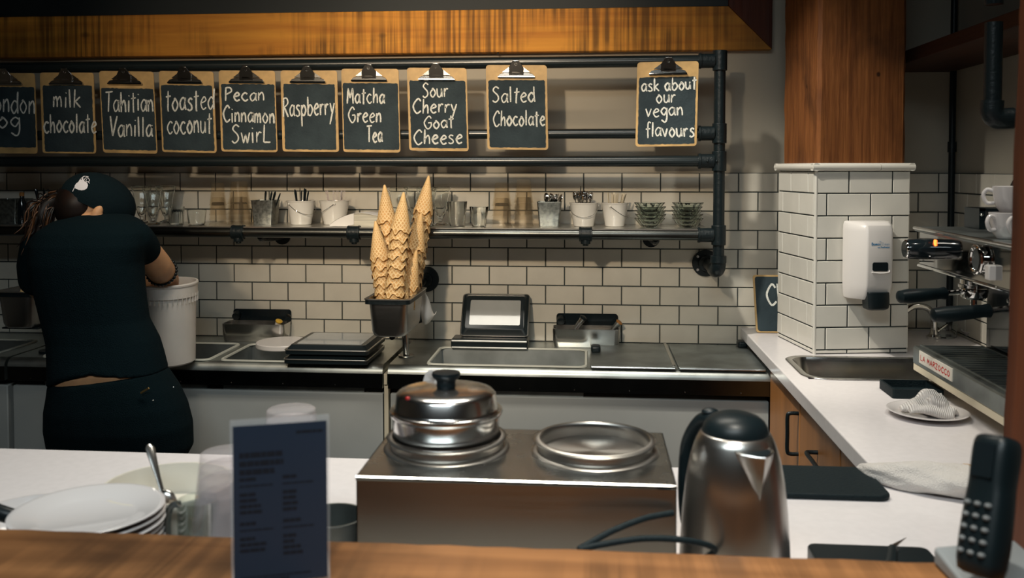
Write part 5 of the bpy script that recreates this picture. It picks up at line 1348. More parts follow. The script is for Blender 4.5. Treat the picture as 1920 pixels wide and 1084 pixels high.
# glasses
def tulip(proto=None):
    f = MB(); prof = [(0, 0), (.030, 0), (.032, .002), (.026, .006), (.009, .012), (.008, .020), (.016, .030), (.026, .052), (.031, .078), (.036, .105), (.043, .126), (.046, .134), (.0445, .135), (.034, .106), (.028, .078), (.022, .052), (.010, .034), (0, .030)]
    f.lathe(prof, n=48, flute=(8, .035)); return f.build('sundae_glass', 'glass', sharp=60)
TG = tulip(); first = True
for (px, Y, lab) in ((287, 3.44, 'fluted sundae glass standing at the front by the worker\'s cap'), (266, 3.52, 'fluted sundae glass half behind the worker\'s cap'), (312, 3.54, 'fluted sundae glass behind the small ribbed tumbler'),
                     (746, 3.46, 'fluted sundae glass seen between the cone stacks next to the napkins'), (778, 3.50, 'fluted sundae glass in the middle behind the cones'), (800, 3.43, 'fluted sundae glass behind the tallest cone stack'), (826, 3.49, 'fluted sundae glass next to the small glass cups')):
    o = TG if first else TG.copy()
    if not first: COL.objects.link(o)
    first = False; o.location = (sx_(px, Y), Y, ZS); s_ = .72 if px < 400 else .74; o.scale = (.88, .88, (424 - 352) * pxm(Y) / .135)
    tag(o, lab, 'glass', 'fluted sundae glasses on the shelf')
f = MB(); f.lathe([(0, 0), (.024, 0), (.0265, .003), (.03, .062), (.0285, .062), (.024, .006), (0, .006)], n=48, flute=(16, .03)); o = f.build('ribbed_tumbler', 'glass', sharp=60); o.location = (sx_(331, 3.43), 3.43, ZS); o.scale = (1, 1, 1.15); tag(o, 'small ribbed glass tumbler between a sundae glass and the glass bowl', 'glass')
f = MB(); f.lathe([(0, 0), (.03, 0), (.034, .003), (.041, .046), (.0395, .047), (.032, .006), (0, .006)], n=48); o = f.build('glass_bowl', 'glass', sharp=60); o.location = (sx_(369, 3.44), 3.44, ZS); o.scale = (.92, .92, 1.25); tag(o, 'low clear glass bowl beside the slim amber cup stack', 'bowl')
f = MB(); f.lathe([(0, 0), (.026, 0), (.0285, .003), (.037, .07), (.0385, .082), (.0365, .081), (.0265, .006), (0, .006)], n=60, flute=(12, .028)); gp = f.build('glass_cup', 'glass', sharp=60)
gp.location = (sx_(857, 3.44), 3.44, ZS); gp.scale = (1, 1, 1.15); tag(gp, 'taller scalloped glass cup nearer the cones', 'glass', 'scalloped glass cups')
o = gp.copy(); COL.objects.link(o); o.location = (sx_(898, 3.42), 3.42, ZS); o.scale = (.92, .92, .92); tag(o, 'shorter scalloped glass cup beside the amber cups', 'glass', 'scalloped glass cups')
# stacks of scalloped dishes
f = MB(); f.lathe([(0, 0), (.028, 0), (.031, .002), (.040, .012), (.050, .026), (.0565, .033), (.0555, .0345), (.048, .0285), (.038, .015), (.029, .005), (0, .005)], n=72, flute=(12, .045)); dp_ = f.build('glass_dish', 'green_glass', sharp=60)
first = True
for (px, Y, n_, ph) in ((1219, 3.44, 5, 'the stack nearer the wooden sticks'), (1288, 3.45, 5, 'the stack nearer the upright pipe')):
    for i in range(n_):
        o = dp_ if first else dp_.copy()
        if not first: COL.objects.link(o)
        first = False
        o.location = (sx_(px, Y) + random.uniform(-.003, .003), Y, ZS + i * .0145); o.rotation_euler = (0, 0, random.uniform(0, 1)); tag(o, f'{ORD[n_ - 1 - i]} scalloped glass dish of {ph}', 'dish', 'scalloped glass dishes')
# napkins: a fanned paper pile with a bent top sheet
nx0, nx1 = sx_(622, 3.40), sx_(712, 3.40); f = MB(); N_ = 14; top = []; bot_ = []
for i in range(N_ + 1):
    u = i / N_; x = nx0 + (nx1 - nx0) * u
    z = .006 + .045 * math.sin(min(1, u * 1.55) * math.pi / 2) ** .8 - .012 * max(0, u - .65) / .35
    top.append((x, z))
ring0 = [Vector((x, 3.385, ZS + z)) for x, z in top] + [Vector((nx1, 3.385, ZS)), Vector((nx0, 3.385, ZS))]
ring1 = [Vector((p_.x + .03, 3.53, p_.z)) for p_ in ring0]
nap = thing('napkin_pile', 'pile of white paper napkins on the shelf next to the straws', 'napkins', ((nx0 + nx1) / 2, 3.45, ZS))
f.loft([ring0, ring1]); f.build('paper_stack', 'paper_side', nap, world=True)
f = MB(); fl_ = [(x, z) for x, z in top[:8]]
f.loft([[Vector((x - .002, 3.381, ZS + z + .0015)) for x, z in fl_] + [Vector((x - .002, 3.381, ZS + max(z - .042, .0008))) for x, z in reversed(fl_)], [Vector((x - .002, 3.383, ZS + z + .0015)) for x, z in fl_] + [Vector((x - .002, 3.383, ZS + max(z - .042, .0008))) for x, z in reversed(fl_)]])
f.build('front_napkin', 'paper', nap, world=True)
f = MB(); f.loft([[Vector((x, 3.381, ZS + z + .001)) for x, z in top] + [Vector((x, 3.381, ZS + z + .0022)) for x, z in reversed(top)], [Vector((x + .03, 3.53, ZS + z + .001)) for x, z in top] + [Vector((x + .03, 3.53, ZS + z + .0022)) for x, z in reversed(top)]])
f.build('top_napkin', 'paper', nap, world=True)

# ================================================================ espresso machine
EX = .935
ef = PXX(1712, 650, EX).y; en = 1.72
zt0 = PXX(1712, 648, EX).z; zt1 = PXX(1712, 694, EX).z; zmt = PXX(1728, 427, EX).z; zml = PXX(1724, 500, EX).z
es = thing('espresso_machine', 'large steel espresso machine on the worktop beside the sink', 'espresso machine', (EX + .25, (ef + en) / 2, CT))
XB = EX + .20                                  # back wall of the work bay
MB().bb((XB, en, zt1), (XR - .04, ef, zmt - .01)).build('body', 'black_gloss', es, world=True, bevel=.01)
MB().bb((EX + .012, en, zml), (XB + .02, ef, zmt - .012)).build('front_panel', 'mirror', es, world=True, bevel=.006)
f = MB(); f.bb((EX, en - .005, zmt - .014), (XR - .05, ef + .004, zmt)); f.build('top_tray', 'steel_dark', es, world=True, bevel=.003)
f = MB(); f.tube([(EX, en - .004, zmt - .004), (EX, ef + .003, zmt - .004)], .005, 8); f.build('top_edge', 'steel', es, world=True)
f = MB(); f.tube([(EX + .012, en, zml), (EX + .012, ef + .002, zml)], .004, 8); f.build('panel_edge', 'chrome', es, world=True)
prof = [(EX + .004, zt0), (EX, zt0 - .004), (EX, zt1 + .022), (EX + .03, zt1 + .02), (XB + .01, zt1 + .02), (XB + .01, zt0 - .004), (XB, zt0)]
f = MB(); f.prism([(x, en, z) for x, z in prof], (0, ef - en, 0)); dt = f.build('drip_tray', 'steel_dark', es, world=True, bevel=.002)
f = MB(); f.prism([(x, en, z) for x, z in ((EX + .002, zt1 + .021), (EX + .002, zt1), (XB, zt1), (XB, zt1 + .021))], (0, ef - en + .002, 0)); f.build('lower_rail', 'cream', es, world=True, bevel=.002)
f = MB(); ng = 34
for i in range(ng):
    y = en + .03 + (ef - en - .05) * i / (ng - 1); f.bb((EX + .02, y - .0022, zt0 + .001), (XB - .012, y + .0022, zt0 + .005))
f.bb((EX + .016, en + .02, zt0 + .0005), (EX + .021, ef - .012, zt0 + .006)); f.bb((XB - .016, en + .02, zt0 + .0005), (XB - .011, ef - .012, zt0 + .006))
f.v = [MW[es.name].inverted() @ v for v in f.v]; f.build('drip_grille', 'steel_dark', dt)
# name plate
na, nb = PXX(1725, 668, EX).y, PXX(1787, 690, EX).y; nz0, nz1 = PXX(1725, 680, EX).z, PXX(1725, 657, EX).z
f = MB(); f.bb((EX - .003, nb, nz0), (EX + .001, na, nz1)); npl_ = f.build('name_plate', 'badge_white', es, world=True, bevel=.001)
f = MB(); write(f, 'LA MARZOCCO', lambda x, y: Vector((EX - .0035, na - x, y)), .012, (na - nb) - .012, nz0 + .010, (nz1 - nz0 - .02) / 1.7, .0034, 0, 0.0, steps=2)
f.v = [MW[es.name].inverted() @ v for v in f.v]; f.build('plate_lettering', 'red', npl_, flat=True)
# feet
for (px, py_, fx_) in ((1742, 742, EX + .03),):
    for yy in (ef - .06, en + .1):
        for xx in (EX + .045, XR - .1):
            f = MB(); f.lathe([(0, 0), (.02, 0), (.021, .004), (.017, .012), (.022, zt1 - CT + .002), (0, zt1 - CT + .002)], (xx, yy, CT + .001), 20); f.build('foot', 'cream', es, world=True)
# group heads with portafilters
hx = EX + .125
for k, (px, py_, hpx, hpy) in enumerate(((1826, 540, 1684, 558), (1868, 560, 1767, 598))):
    g = PXX(px, py_, hx) if k == 0 else None
    gy = PXX(1826, 540, hx).y if k == 0 else PXX(1826, 540, hx).y - .30
    gz = PXX(1826, 540, hx).z
    f = MB(); f.lathe([(0, .03), (.036, .03), (.036, .022), (.041, .02), (.041, .012), (.036, .01), (.036, -.002), (.0405, -.004), (.0405, -.012), (0, -.012)], (hx, gy, gz + .014), 32); f.bb((hx - .01, gy - .03, gz + .035), (XB + .02, gy + .03, gz + .062)) if k else None
    f.cyl((hx, gy, gz + .04), (hx, gy, zml + .01), .03, n=24)
    f.build('group_head', 'chrome', es, world=True)
    e1 = PXX(hpx, hpy, EX - .10); e0 = Vector((hx - .036, gy, gz - .012)); 
    e1 = Vector((EX - .105, gy - .02 if k == 0 else gy - .02, e1.z if k == 0 else gz - .028))
    if k == 0: e1 = Vector((EX - .105, PXX(1684, 557, EX - .105).y, PXX(1684, 557, EX - .105).z))
    f = MB(); f.lathe([(0, .004), (.036, .004), (.037, -.004), (.034, -.02), (.028, -.026), (0, -.027)], (hx, gy, gz - .004), 28); f.tube([Vector((hx, gy, gz - .028)), Vector((hx, gy, gz - .05)), Vector((hx - .012, gy, gz - .06))], [.009, .009, .007], 10); f.tube([e0 + Vector((.01, 0, .002)), e0.lerp(e1, .28)], .0075, 10)
    pf_ = f.build('portafilter', 'chrome', es, world=True)
    f = MB(); d_ = e1 - e0; f.tube([e0 + d_ * .24, e0 + d_ * .27, e0 + d_ * .34, e0 + d_ * .6, e0 + d_ * .85, e0 + d_ * .97, e1], [.012, .018, .0155, .0185, .02, .017, .006], 16)
    f.v = [MW[es.name].inverted() @ v for v in f.v]; f.build('portafilter_handle', 'black_plastic', pf_)
# gauge, button, paddle unit with the red lamp
gc = PXX(1835, 487, EX + .006); f = MB(); f.ring(gc + Vector((-.006, 0, 0)), .032, .006, (1, 0, 0), 32, 10); f.cyl(gc + Vector((.012, 0, 0)), gc + Vector((-.004, 0, 0)), .031, n=32); ga = f.build('pressure_gauge', 'chrome', es, world=True)
f = MB(); f.cyl(gc + Vector((-.004, 0, 0)), gc + Vector((-.0055, 0, 0)), .027, n=32); f.v = [MW[es.name].inverted() @ v for v in f.v]; f.build('gauge_dial', 'gauge_face', ga)
bc = PXX(1858, 511, EX + .006); f = MB(); f.bb(bc + Vector((-.01, -.012, -.018)), bc + Vector((.01, .012, .018))); f.build('rocker_switch', 'white_plastic', es, world=True, bevel=.003)
q0, q1 = PY(1695, 467, ef - .10), PY(1800, 466, ef - .10)
f = MB(); c_ = lambda x, w, d: [Vector((x, ef - .10 + math.cos(t) * w, q0.z + math.sin(t) * d)) for t in [2 * math.pi * i / 20 + math.pi / 20 for i in range(20)]]
f.loft([c_(q0.x, .022, .022), c_(q0.x + .012, .028, .028), c_(q0.x + .05, .029, .029), c_(q1.x - .02, .029, .029), c_(q1.x + .03, .028, .028)]); pu = f.build('paddle_unit', 'black_gloss', es, world=True)
f = MB(); f.ring((q0.x + .004, ef - .10, q0.z), .023, .0035, (1, 0, 0), 28, 8); f.v = [MW[es.name].inverted() @ v for v in f.v]; f.build('chrome_ring', 'chrome', pu)
f = MB(); lc = PY(1757, 455, ef - .131); f.bb(lc + Vector((-.006, -.002, -.010)), lc + Vector((.006, .012, .008))); f.v = [MW[es.name].inverted() @ v for v in f.v]; f.build('power_light', 'led', pu, bevel=.003)
# on top: cups, a black back rail box, a round black lid
def mug_m(loc, label, rz, tilt=(0, 0), prnt=False):
    t = thing('coffee_cup', label, 'cup', loc, (tilt[0], tilt[1], rz), 'white cups on the espresso machine')
    f = MB(); f.lathe([(0, 0), (.022, 0), (.024, .003), (.031, .012), (.037, .035), (.0405, .062), (.0395, .0625), (.035, .035), (.028, .012), (0, .006)], n=40); f.build('cup_body', 'ceramic', t)
    f = MB(); f.tube(smoothpath([(.035, 0, .05), (.05, 0, .054), (.058, 0, .040), (.050, 0, .022), (.034, 0, .022)], 5), .0048, 10); f.build('cup_handle', 'ceramic', t)
    if prnt:
        f = MB()
        for a_ in (-.9, -.55):
            for k in range(2):
                z0 = .018 + k * .014; A = []
                for q in range(5):
                    th = -math.pi / 2 + a_ + .26 * q / 4
                    for z in (z0, z0 + .011):
                        r_ = .032 + (z - .018) * .22; A.append((r_ * math.cos(th), r_ * math.sin(th), z))
                f.add(A, [(2 * q, 2 * q + 2, 2 * q + 3, 2 * q + 1) for q in range(4)])
        f.build('printed_squares', 'menu_black', t)
cp0 = PXX(1884, 446, EX + .05)
mug_m((EX + .055, cp0.y, zmt + .001), 'white coffee cup with dark printed squares, lowest on the machine edge', R(200), prnt=True)
mug_m((EX + .06, cp0.y - .004, zmt + .0635), 'white coffee cup stacked highest at the front of the machine top', R(160))
mug_m((EX + .07, cp0.y - .09, zmt + .001), 'white coffee cup close by the reddish timber post on the machine top', R(190))
pv = PXX(1880, 360, EX + .17); f = MB(); f.cyl((EX + .2, pv.y - .03, zmt + .09), (EX + .215, pv.y - .03, zmt + .09), .075, n=40)
o = f.build('black_tray', 'black_plastic', bevel=.004); recentre(o); o.location.z = zmt + .001; tag(o, 'round black tray standing on edge behind the white coffee cups', 'tray')
bx0, bx1 = PY(1808, 410, ef - .02), PY(1850, 410, ef - .02)
t = thing('grinder_hopper', 'small black framed steel box on the espresso machine top', 'box', (bx0.x + .035, ef - .07, zmt + .001))
bh = PY(1808, 388, ef - .02).z - zmt
f = MB(); f.bb((bx0.x, ef - .12, zmt + .001), (bx0.x + .016, ef - .02, zmt + bh)); f.bb((bx0.x, ef - .12, zmt + bh - .008), (bx0.x + .12, ef - .02, zmt + bh)); f.build('frame', 'black_plastic', t, world=True)
f = MB(); f.bb((bx0.x + .016, ef - .10, zmt + .002), (bx0.x + .12, ef - .03, zmt + bh - .008)); f.build('steel_side', 'steel', t, world=True)
f = MB(); f.sph((bx0.x + .006, ef - .121, zmt + bh * .7), .005, nu=10, nv=6); f.build('screw', 'chrome', t, world=True)
# glass and dish seen beyond the drip tray
gl = PZ(1772, 632, CT); f = MB(); f.lathe([(0, 0), (.034, 0), (.037, .003), (.040, .05), (.0385, .05), (.035, .006), (0, .006)], n=40); o = f.build('glass_dish_round', 'glass'); o.name = 'glass_ramekin'; o.location = (gl.x, YW - .16, CT + .001); tag(o, 'low round glass between the tap and the espresso machine', 'glass')
f = MB(); f.lathe([(0, 0), (.03, 0), (.034, .003), (.052, .022), (.051, .0235), (.032, .006), (0, .005)], n=40); o = f.build('saucer_bowl', 'ceramic'); o.location = (gl.x + .11, YW - .15, CT + .001); tag(o, 'shallow white dish by the back wall behind the espresso machine', 'dish')

# ================================================================ corner pipes and high shelf
f = MB(); xc_, yc_ = PY(1782, 400, YW - .03).x, YW - .035
f.tube([(xc_, yc_, CT + .002), (xc_, yc_, 2.75), (xc_, yc_, 3.195)], .012, 12)
for z in (1.62, 2.35): f.cyl((xc_, yc_, z - .02), (xc_, yc_, z + .02), .016, n=14)
o = f.build('conduit_pipe', 'black_pipe'); tag(recentre(o), 'thin dark conduit pipe running up the corner past the column', 'pipe')
SX0 = 1.10; szt = PXX(1705, 92, SX0).z; szb = szt - .045
MB_ = MB().bb((SX0, 1.55, szb), (XR - .013, YW - .012, szt)); sh = thing('wall_shelf', 'dark thick timber shelf high on the side wall above the espresso machine', 'shelf', (SX0 + .15, 2.6, szb)); MB_.build('shelf_board', 'shelf_wood', sh, world=True, bevel=.003)
pxx = PY(1862, 120, 2.4).x; py0 = 2.4; ze_ = PY(1862, 222, 2.4).z
brk = MB(); brk.tube([(pxx, py0, ze_ + .01), (pxx, py0, szb)], .0215, 18); brk.build('drop_pipe', 'black_pipe', sh, world=True)
f = MB(); f.tube(smoothpath([(pxx, py0, ze_ + .045), (pxx, py0, ze_ + .015), (pxx + .015, py0, ze_), (pxx + .05, py0, ze_)], 6), .0275, 18); f.build('elbow_fitting', 'black_pipe', sh, world=True)
f = MB(); f.tube([(pxx + .04, py0, ze_), (XR - .002, py0, ze_)], .0215, 16); f.cyl((XR - .016, py0, ze_), (XR - .004, py0, ze_), .052, n=28); f.build('wall_pipe', 'black_pipe', sh, world=True)
f = MB(); f.tube([(pxx, py0, szt), (pxx, py0, szt + .06)], .0215, 18); f.sph((pxx, py0, szt + .06), .026, nu=18, nv=10); f.build('pipe_cap', 'black_gloss', sh, world=True)

# timber post close to the camera
pw = PY(1884, 700, 1.385); pt = PY(1911, 0, 1.385)
f = MB(); rnd = random.Random(21); rings = []
for i in range(36):
    z = CT + .001 + (3.198 - CT) * i / 35; xl = pw.x + (pt.x - pw.x) * (z - pw.z) / (pt.z - pw.z) + rnd.uniform(-.002, .002)
    rings.append([Vector(p_) for p_ in ((xl + .01, 1.22, z), (xl + .17, 1.22, z), (xl + .18, 1.23, z), (xl + .18, 1.38, z), (xl + .17, 1.39, z), (xl + .01, 1.39, z), (xl, 1.38, z), (xl, 1.23, z))])
f.loft(rings); o = f.build('timber_post', 'post_wood', sharp=25); recentre(o); tag(o, 'reddish timber post standing on the worktop near the phone', 'post')

# cordless phone in its cradle on the bar end
ph0 = PY(1838, 1075, .99); ph1 = PY(1872, 828, 1.03)
phn = thing('desk_phone', 'black phone handset standing in a grey cradle on the bar end', 'phone', (ph0.x, .99, 1.0705))
f = MB(); bl = PZ(1758, 1056, 1.072); 
f.loft([[Vector(p_) for p_ in ((bl.x, bl.y - .11, z), (bl.x + .115, bl.y - .09, z), (bl.x + .10, bl.y + .03, z + k), (bl.x - .005, bl.y - .0, z + k))] for z, k in ((1.0705, 0), (1.080, .012))])
f.build('cradle', 'grey_plastic', phn, world=True, bevel=.004, seg=3)
ax = (ph1 - ph0).normalized(); wv_ = Vector((.42, -.91, 0)); wv_ = (wv_ - ax * wv_.dot(ax)).normalized(); nv_ = ax.cross(wv_).normalized()
if nv_.x > 0: nv_ = -nv_
Lh = (ph1 - ph0).length + .01; f = MB(); rings = []
for s_, hw, th_ in ((0, .020, .014), (.03, .025, .019), (.45, .0245, .018), (.6, .023, .017), (.64, .0215, .018), (.8, .0225, .019), (.95, .0225, .019), (.99, .019, .015), (1.0, .014, .007)):
    c_ = ph0 + ax * (Lh * s_) + ax * -.004
    rings.append([c_ + wv_ * x + nv_ * y for x, y in ((-hw, -th_ * .6), (-hw * .8, -th_), (hw * .8, -th_), (hw, -th_ * .6), (hw, th_ * .6), (hw * .8, th_), (-hw * .8, th_), (-hw, th_ * .6))])
f.loft(rings); hs_ = f.build('handset', 'black_plastic', phn, world=True, sub=1, sharp=60)
f = MB()
for r_ in range(5):
    for c2 in range(3):
        p_ = ph0 + ax * (Lh * (.12 + .085 * r_)) + wv_ * (-.013 + .013 * c2) + nv_ * .0175
        f.sph(p_, (.0045, .0045, .003), nu=8, nv=5)
        p_ = ph0 + ax * (Lh * (.12 + .085 * r_)) - wv_ * .024 + nv_ * (-.006 + .006 * c2)
f.v = [MW[phn.name].inverted() @ v for v in f.v]; f.build('keypad', 'key_grey', hs_)
f = MB(); c_ = ph0 + ax * Lh * .77 + nv_ * .0185; f.box(c_, (.026, .002, .036), Matrix((wv_, nv_, ax)).transposed()); f.v = [MW[phn.name].inverted() @ v for v in f.v]; f.build('phone_screen', 'black_gloss', hs_)

# ================================================================ the worker
HY = 2.74
per = thing('person', 'person in black shirt, jeans and cap bending over the freezer, seen from behind', 'person', (PY(226, 700, HY).x, HY, 0))
NR = 28
def oval(xl, yl, xr, yr, Yc, ry, pw_=2.4):
    L, R_ = PY(xl, yl, Yc), PY(xr, yr, Yc); c = (L + R_) / 2; a = (R_ - L) / 2; out = []
    for i in range(NR):
        t = 2 * math.pi * i / NR; ct, st = math.cos(t), math.sin(t)
        ct = math.copysign(abs(ct) ** (2 / pw_), ct); st = math.copysign(abs(st) ** (2 / pw_), st)
        out.append(c + a * ct + Vector((0, ry, 0)) * st)
    return out
def limb(f, pts, rs, n=18):
    f.tube(pts, rs, n); f.sph(pts[0], rs[0], nu=n, nv=10); f.sph(pts[-1], rs[-1], nu=n, nv=10)
sh_rings = [(172, 396, 212, 396, 2.83, .045), (140, 404, 236, 402, 2.81, .075), (104, 416, 262, 416, 2.79, .10), (78, 434, 274, 436, 2.77, .115), (66, 460, 272, 460, 2.755, .122), (64, 495, 262, 493, 2.745, .122), (70, 530, 264, 528, 2.74, .118),
            (78, 565, 268, 564, 2.735, .113), (86, 600, 274, 600, 2.73, .108), (96, 640, 293, 636, 2.725, .112), (99, 675, 300, 662, 2.72, .12), (100, 704, 306, 680, 2.715, .126)]
# body: torso, neck, head, arms and hands, legs, fused into one surface
b = MB()
b.loft([oval(xl + 7, yl + 3, xr - 7, yr + 3, Yc, ry - .010) for xl, yl, xr, yr, Yc, ry in sh_rings] + [oval(108, 715, 306, 700, 2.72, .118), oval(102, 760, 340, 760, 2.72, .13), oval(104, 830, 350, 830, 2.73, .125)])
HC = PY(178, 391, 2.83); fwd = Vector((.82, .34, -.46)).normalized(); upv = Vector((.25, .22, .94)); upv = (upv - fwd * upv.dot(fwd)).normalized(); lat = fwd.cross(upv).normalized()
HM = Matrix((fwd, lat, upv)).transposed()
b.sph(HC, (.096, .076, .108), HM, 28, 18)
b.sph(HC + fwd * .045 - upv * .06, (.055, .05, .055), HM, 20, 12)          # jaw
b.tube([HC + fwd * .09 - upv * .0, HC + fwd * .108 - upv * .028, HC + fwd * .095 - upv * .034], [.008, .013, .009], 10)   # nose
b.tube([HC + fwd * .094 - upv * .058 - lat * .018, HC + fwd * .1 - upv * .058, HC + fwd * .094 - upv * .058 + lat * .018], [.004, .006, .004], 8)   # lips
nb_ = (PY(170, 430, 2.79))
limb(b, [HC - fwd * .03 - upv * .05, HC - fwd * .035 - upv * .1, nb_ + Vector((.01, 0, .005))], [.052, .053, .062])
for sgn in (-1, 1):
    ec = HC + fwd * .020 - upv * .010 + lat * sgn * .086
    b.sph(ec, (.016, .014, .028), HM, 14, 10); b.sph(ec + lat * sgn * .004 - upv * .018, (.009, .007, .011), HM, 10, 8)
# right arm into the pail
shr = PY(254, 448, 2.785); elr = PY(294, 496, 2.93); wrr = PY(315, 526, 3.095)
limb(b, [shr, shr.lerp(elr, .5), elr], [.046, .047, .047]); limb(b, [elr, elr.lerp(wrr, .45), wrr], [.047, .046, .038])
def hand(f, w, d, side):
    """palm and five fingers starting at wrist w, pointing along d; side = thumb direction"""
    d = d.normalized(); s_ = (side - d * side.dot(d)).normalized(); nn = d.cross(s_)
    f.loft([[w + d * u + s_ * a * hw + nn * bq * ht for a, bq in ((-1, -.6), (-.6, -1), (.6, -1), (1, -.6), (1, .6), (.6, 1), (-.6, 1), (-1, .6))] for u, hw, ht in ((-.01, .024, .02), (.02, .031, .017), (.055, .039, .014), (.088, .04, .012))])
    for k, (o_, L_) in enumerate(((.030, .070), (.010, .078), (-.011, .073), (-.030, .057))):
        p0 = w + d * .08 + s_ * o_; cur = nn * .012 * (1 + .2 * k)
        f.tube([p0, p0 + d * L_ * .4 + cur * .3, p0 + d * L_ * .72 + cur * 1.1, p0 + d * L_ * .93 + cur * 2.4], [.0088, .0085, .0078, .006], 10)
    p0 = w + d * .028 + s_ * .026
    f.tube([p0, p0 + d * .025 + s_ * .022 + nn * .006, p0 + d * .05 + s_ * .030 + nn * .016, p0 + d * .068 + s_ * .030 + nn * .024], [.012, .0105, .0095, .007], 10)
hand(b, wrr + Vector((.004, .012, -.018)), Vector((.02, .10, -1)), Vector((-1, .2, 0)))
# other arm, tucked in front of the body and reaching towards the pail
shl = PY(78, 452, 2.765); ell = PY(76, 540, 2.84); wrl = PY(273, 513, 3.075)
limb(b, [shl, shl.lerp(ell, .5), ell], [.046, .044, .040]); limb(b, [ell, ell.lerp(wrl, .5), wrl], [.04, .036, .028])
hand(b, wrl + Vector((.012, .006, -.012)), Vector((.35, .15, -1)), Vector((0, 1, .2)))
hipL, hipR = PY(165, 822, 2.74), PY(288, 822, 2.74)
for hp, fx_ in ((hipL, -.01), (hipR, .02)):
    kn_ = Vector((hp.x + fx_, 2.735, .44)); an_ = Vector((hp.x + fx_ * 1.4, 2.76, .085))
    limb(b, [hp, hp.lerp(kn_, .5), kn_], [.085, .072, .054]); limb(b, [kn_, kn_.lerp(an_, .35), an_], [.054, .052, .034])
    b.loft([rr((an_.x, an_.y + .05, z), w_, l_, .03, 5) for z, w_, l_ in ((.012, .07, .22), (.04, .072, .22), (.07, .058, .12))])
b.build('body', 'skin', per, world=True, remesh=.0055, smooth=4)
# shirt
hem = oval(100, 718, 308, 696, 2.715, .127)
for p_ in hem:
    u = (p_.x - hem[NR // 2].x) / (hem[0].x - hem[NR // 2].x); p_.z += .032 * max(0, 1 - ((u - .45) / .36) ** 2) ** .7
f = MB(); f.loft([oval(*q) for q in sh_rings[:-1]] + [hem])
limb(f, [shr, shr.lerp(elr, .22), shr.lerp(elr, .38)], [.057, .056, .053], 20)
limb(f, [PY(76, 462, 2.765), PY(68, 500, 2.785), PY(68, 524, 2.80)], [.060, .058, .054], 20)
f.build('t_shirt', 'shirt_black', per, world=True, remesh=.006, smooth=5)
# jeans
f = MB(); f.loft([oval(101, 716, 306, 692, 2.717, .124), oval(99, 735, 330, 728, 2.717, .132), oval(94, 765, 345, 760, 2.717, .138), oval(93, 800, 355, 797, 2.72, .138), oval(98, 836, 357, 838, 2.73, .128), oval(110, 862, 345, 862, 2.735, .10)])
for hp, fx_ in ((hipL, -.01), (hipR, .02)):
    kn_ = Vector((hp.x + fx_, 2.735, .44)); an_ = Vector((hp.x + fx_ * 1.4, 2.76, .10))
    f.tube([hp + Vector((0, 0, .03)), hp.lerp(kn_, .5), kn_, kn_.lerp(an_, .4), an_], [.098, .082, .063, .060, .050], 20)
je = f.build('jeans', 'jeans_black', per, world=True, remesh=.007, smooth=4)
f = MB(); a_, c_ = PY(262, 737, 2.60), PY(281, 727, 2.60); f.tube([PY(264, 737, 2.603), PY(279, 728, 2.606)], .0035, 8)
f.v = [MW[per.name].inverted() @ v for v in f.v]; f.build('pocket_badge', 'gold', je)
f = MB(); f.sph(PY(287, 751, 2.603), .0025, nu=8, nv=6); f.sph(PY(325, 726, 2.66), .0025, nu=8, nv=6); f.v = [MW[per.name].inverted() @ v for v in f.v]; f.build('pocket_rivet', 'chrome', je)
for k, (hp, fx_) in enumerate(((hipL, -.01), (hipR, .02))):
    f = MB(); cx_ = hp.x + fx_ * 1.4; f.loft([rr((cx_, 2.81, z), w_, l_, .035, 5) for z, w_, l_ in ((.0, .088, .27), (.03, .092, .275), (.06, .085, .25))] + [rr((cx_, 2.775, .10), .075, .13, .035, 5)]); f.build('shoe', 'black_rubber', per, world=True, sharp=60)
# cap with crown, brim and printed emblem
f = MB(); rings = []
for j in range(13):
    ph_ = -.26 + (math.pi / 2 - .01 + .26) * j / 12; ring = []
    for i in range(32):
        t = 2 * math.pi * i / 32
        p_ = Vector((math.cos(ph_) * math.cos(t) * .118, math.cos(ph_) * math.sin(t) * .092, math.sin(ph_) * .092 + .022)); ring.append(HC + HM @ p_)
    rings.append(ring)
f.loft(rings); cp_ = f.build('cap', 'cap_black', per, world=True, solid=.0025)
inv = MW[per.name].inverted()
f = MB(); A = []; nb2 = 12
for j in range(6):
    v = j / 5
    for i in range(nb2 + 1):
        t = -1.05 + 2.1 * i / nb2
        p_ = Vector((.112 * math.cos(t) + .060 * v * math.cos(t * .8), .088 * math.sin(t), .002 - .030 * v - .035 * (abs(t) / 1.05) ** 2 * (.3 + .4 * v))); A.append(inv @ (HC + HM @ p_))
f.add(A, [(j * (nb2 + 1) + i, j * (nb2 + 1) + i + 1, (j + 1) * (nb2 + 1) + i + 1, (j + 1) * (nb2 + 1) + i) for j in range(5) for i in range(nb2)])
f.build('brim', 'cap_black', cp_, solid=.003)
# emblem: a pale round petal shape with fine loops, on the crown facing the camera
def on_cap(px, py, off=.0022):
    o_ = Vector((0, 0, CAMZ)); d_ = ray(px, py); S_ = Matrix.Diagonal((1 / .118, 1 / .092, 1 / .092)); Mi = S_ @ HM.transposed()
    c_ = HC + HM @ Vector((0, 0, .022)); o2, d2 = Mi @ (o_ - c_), Mi @ d_
    A_, B_, C_ = d2.dot(d2), 2 * o2.dot(d2), o2.dot(o2) - 1.0
    disc = B_ * B_ - 4 * A_ * C_
    t = (-B_ - math.sqrt(max(disc, 0))) / (2 * A_); p_ = o_ + d_ * t
    return inv @ (p_ - d_.normalized() * off)
petal = [(141, 353), (140, 348), (143, 344), (147, 341), (150, 336), (153, 333), (156, 334), (157, 339), (161, 341), (164, 344), (165, 348), (163, 353), (159, 356), (153, 357), (147, 356)]
f = MB(); cen_ = (153, 347); vs = [on_cap(*cen_)]; 
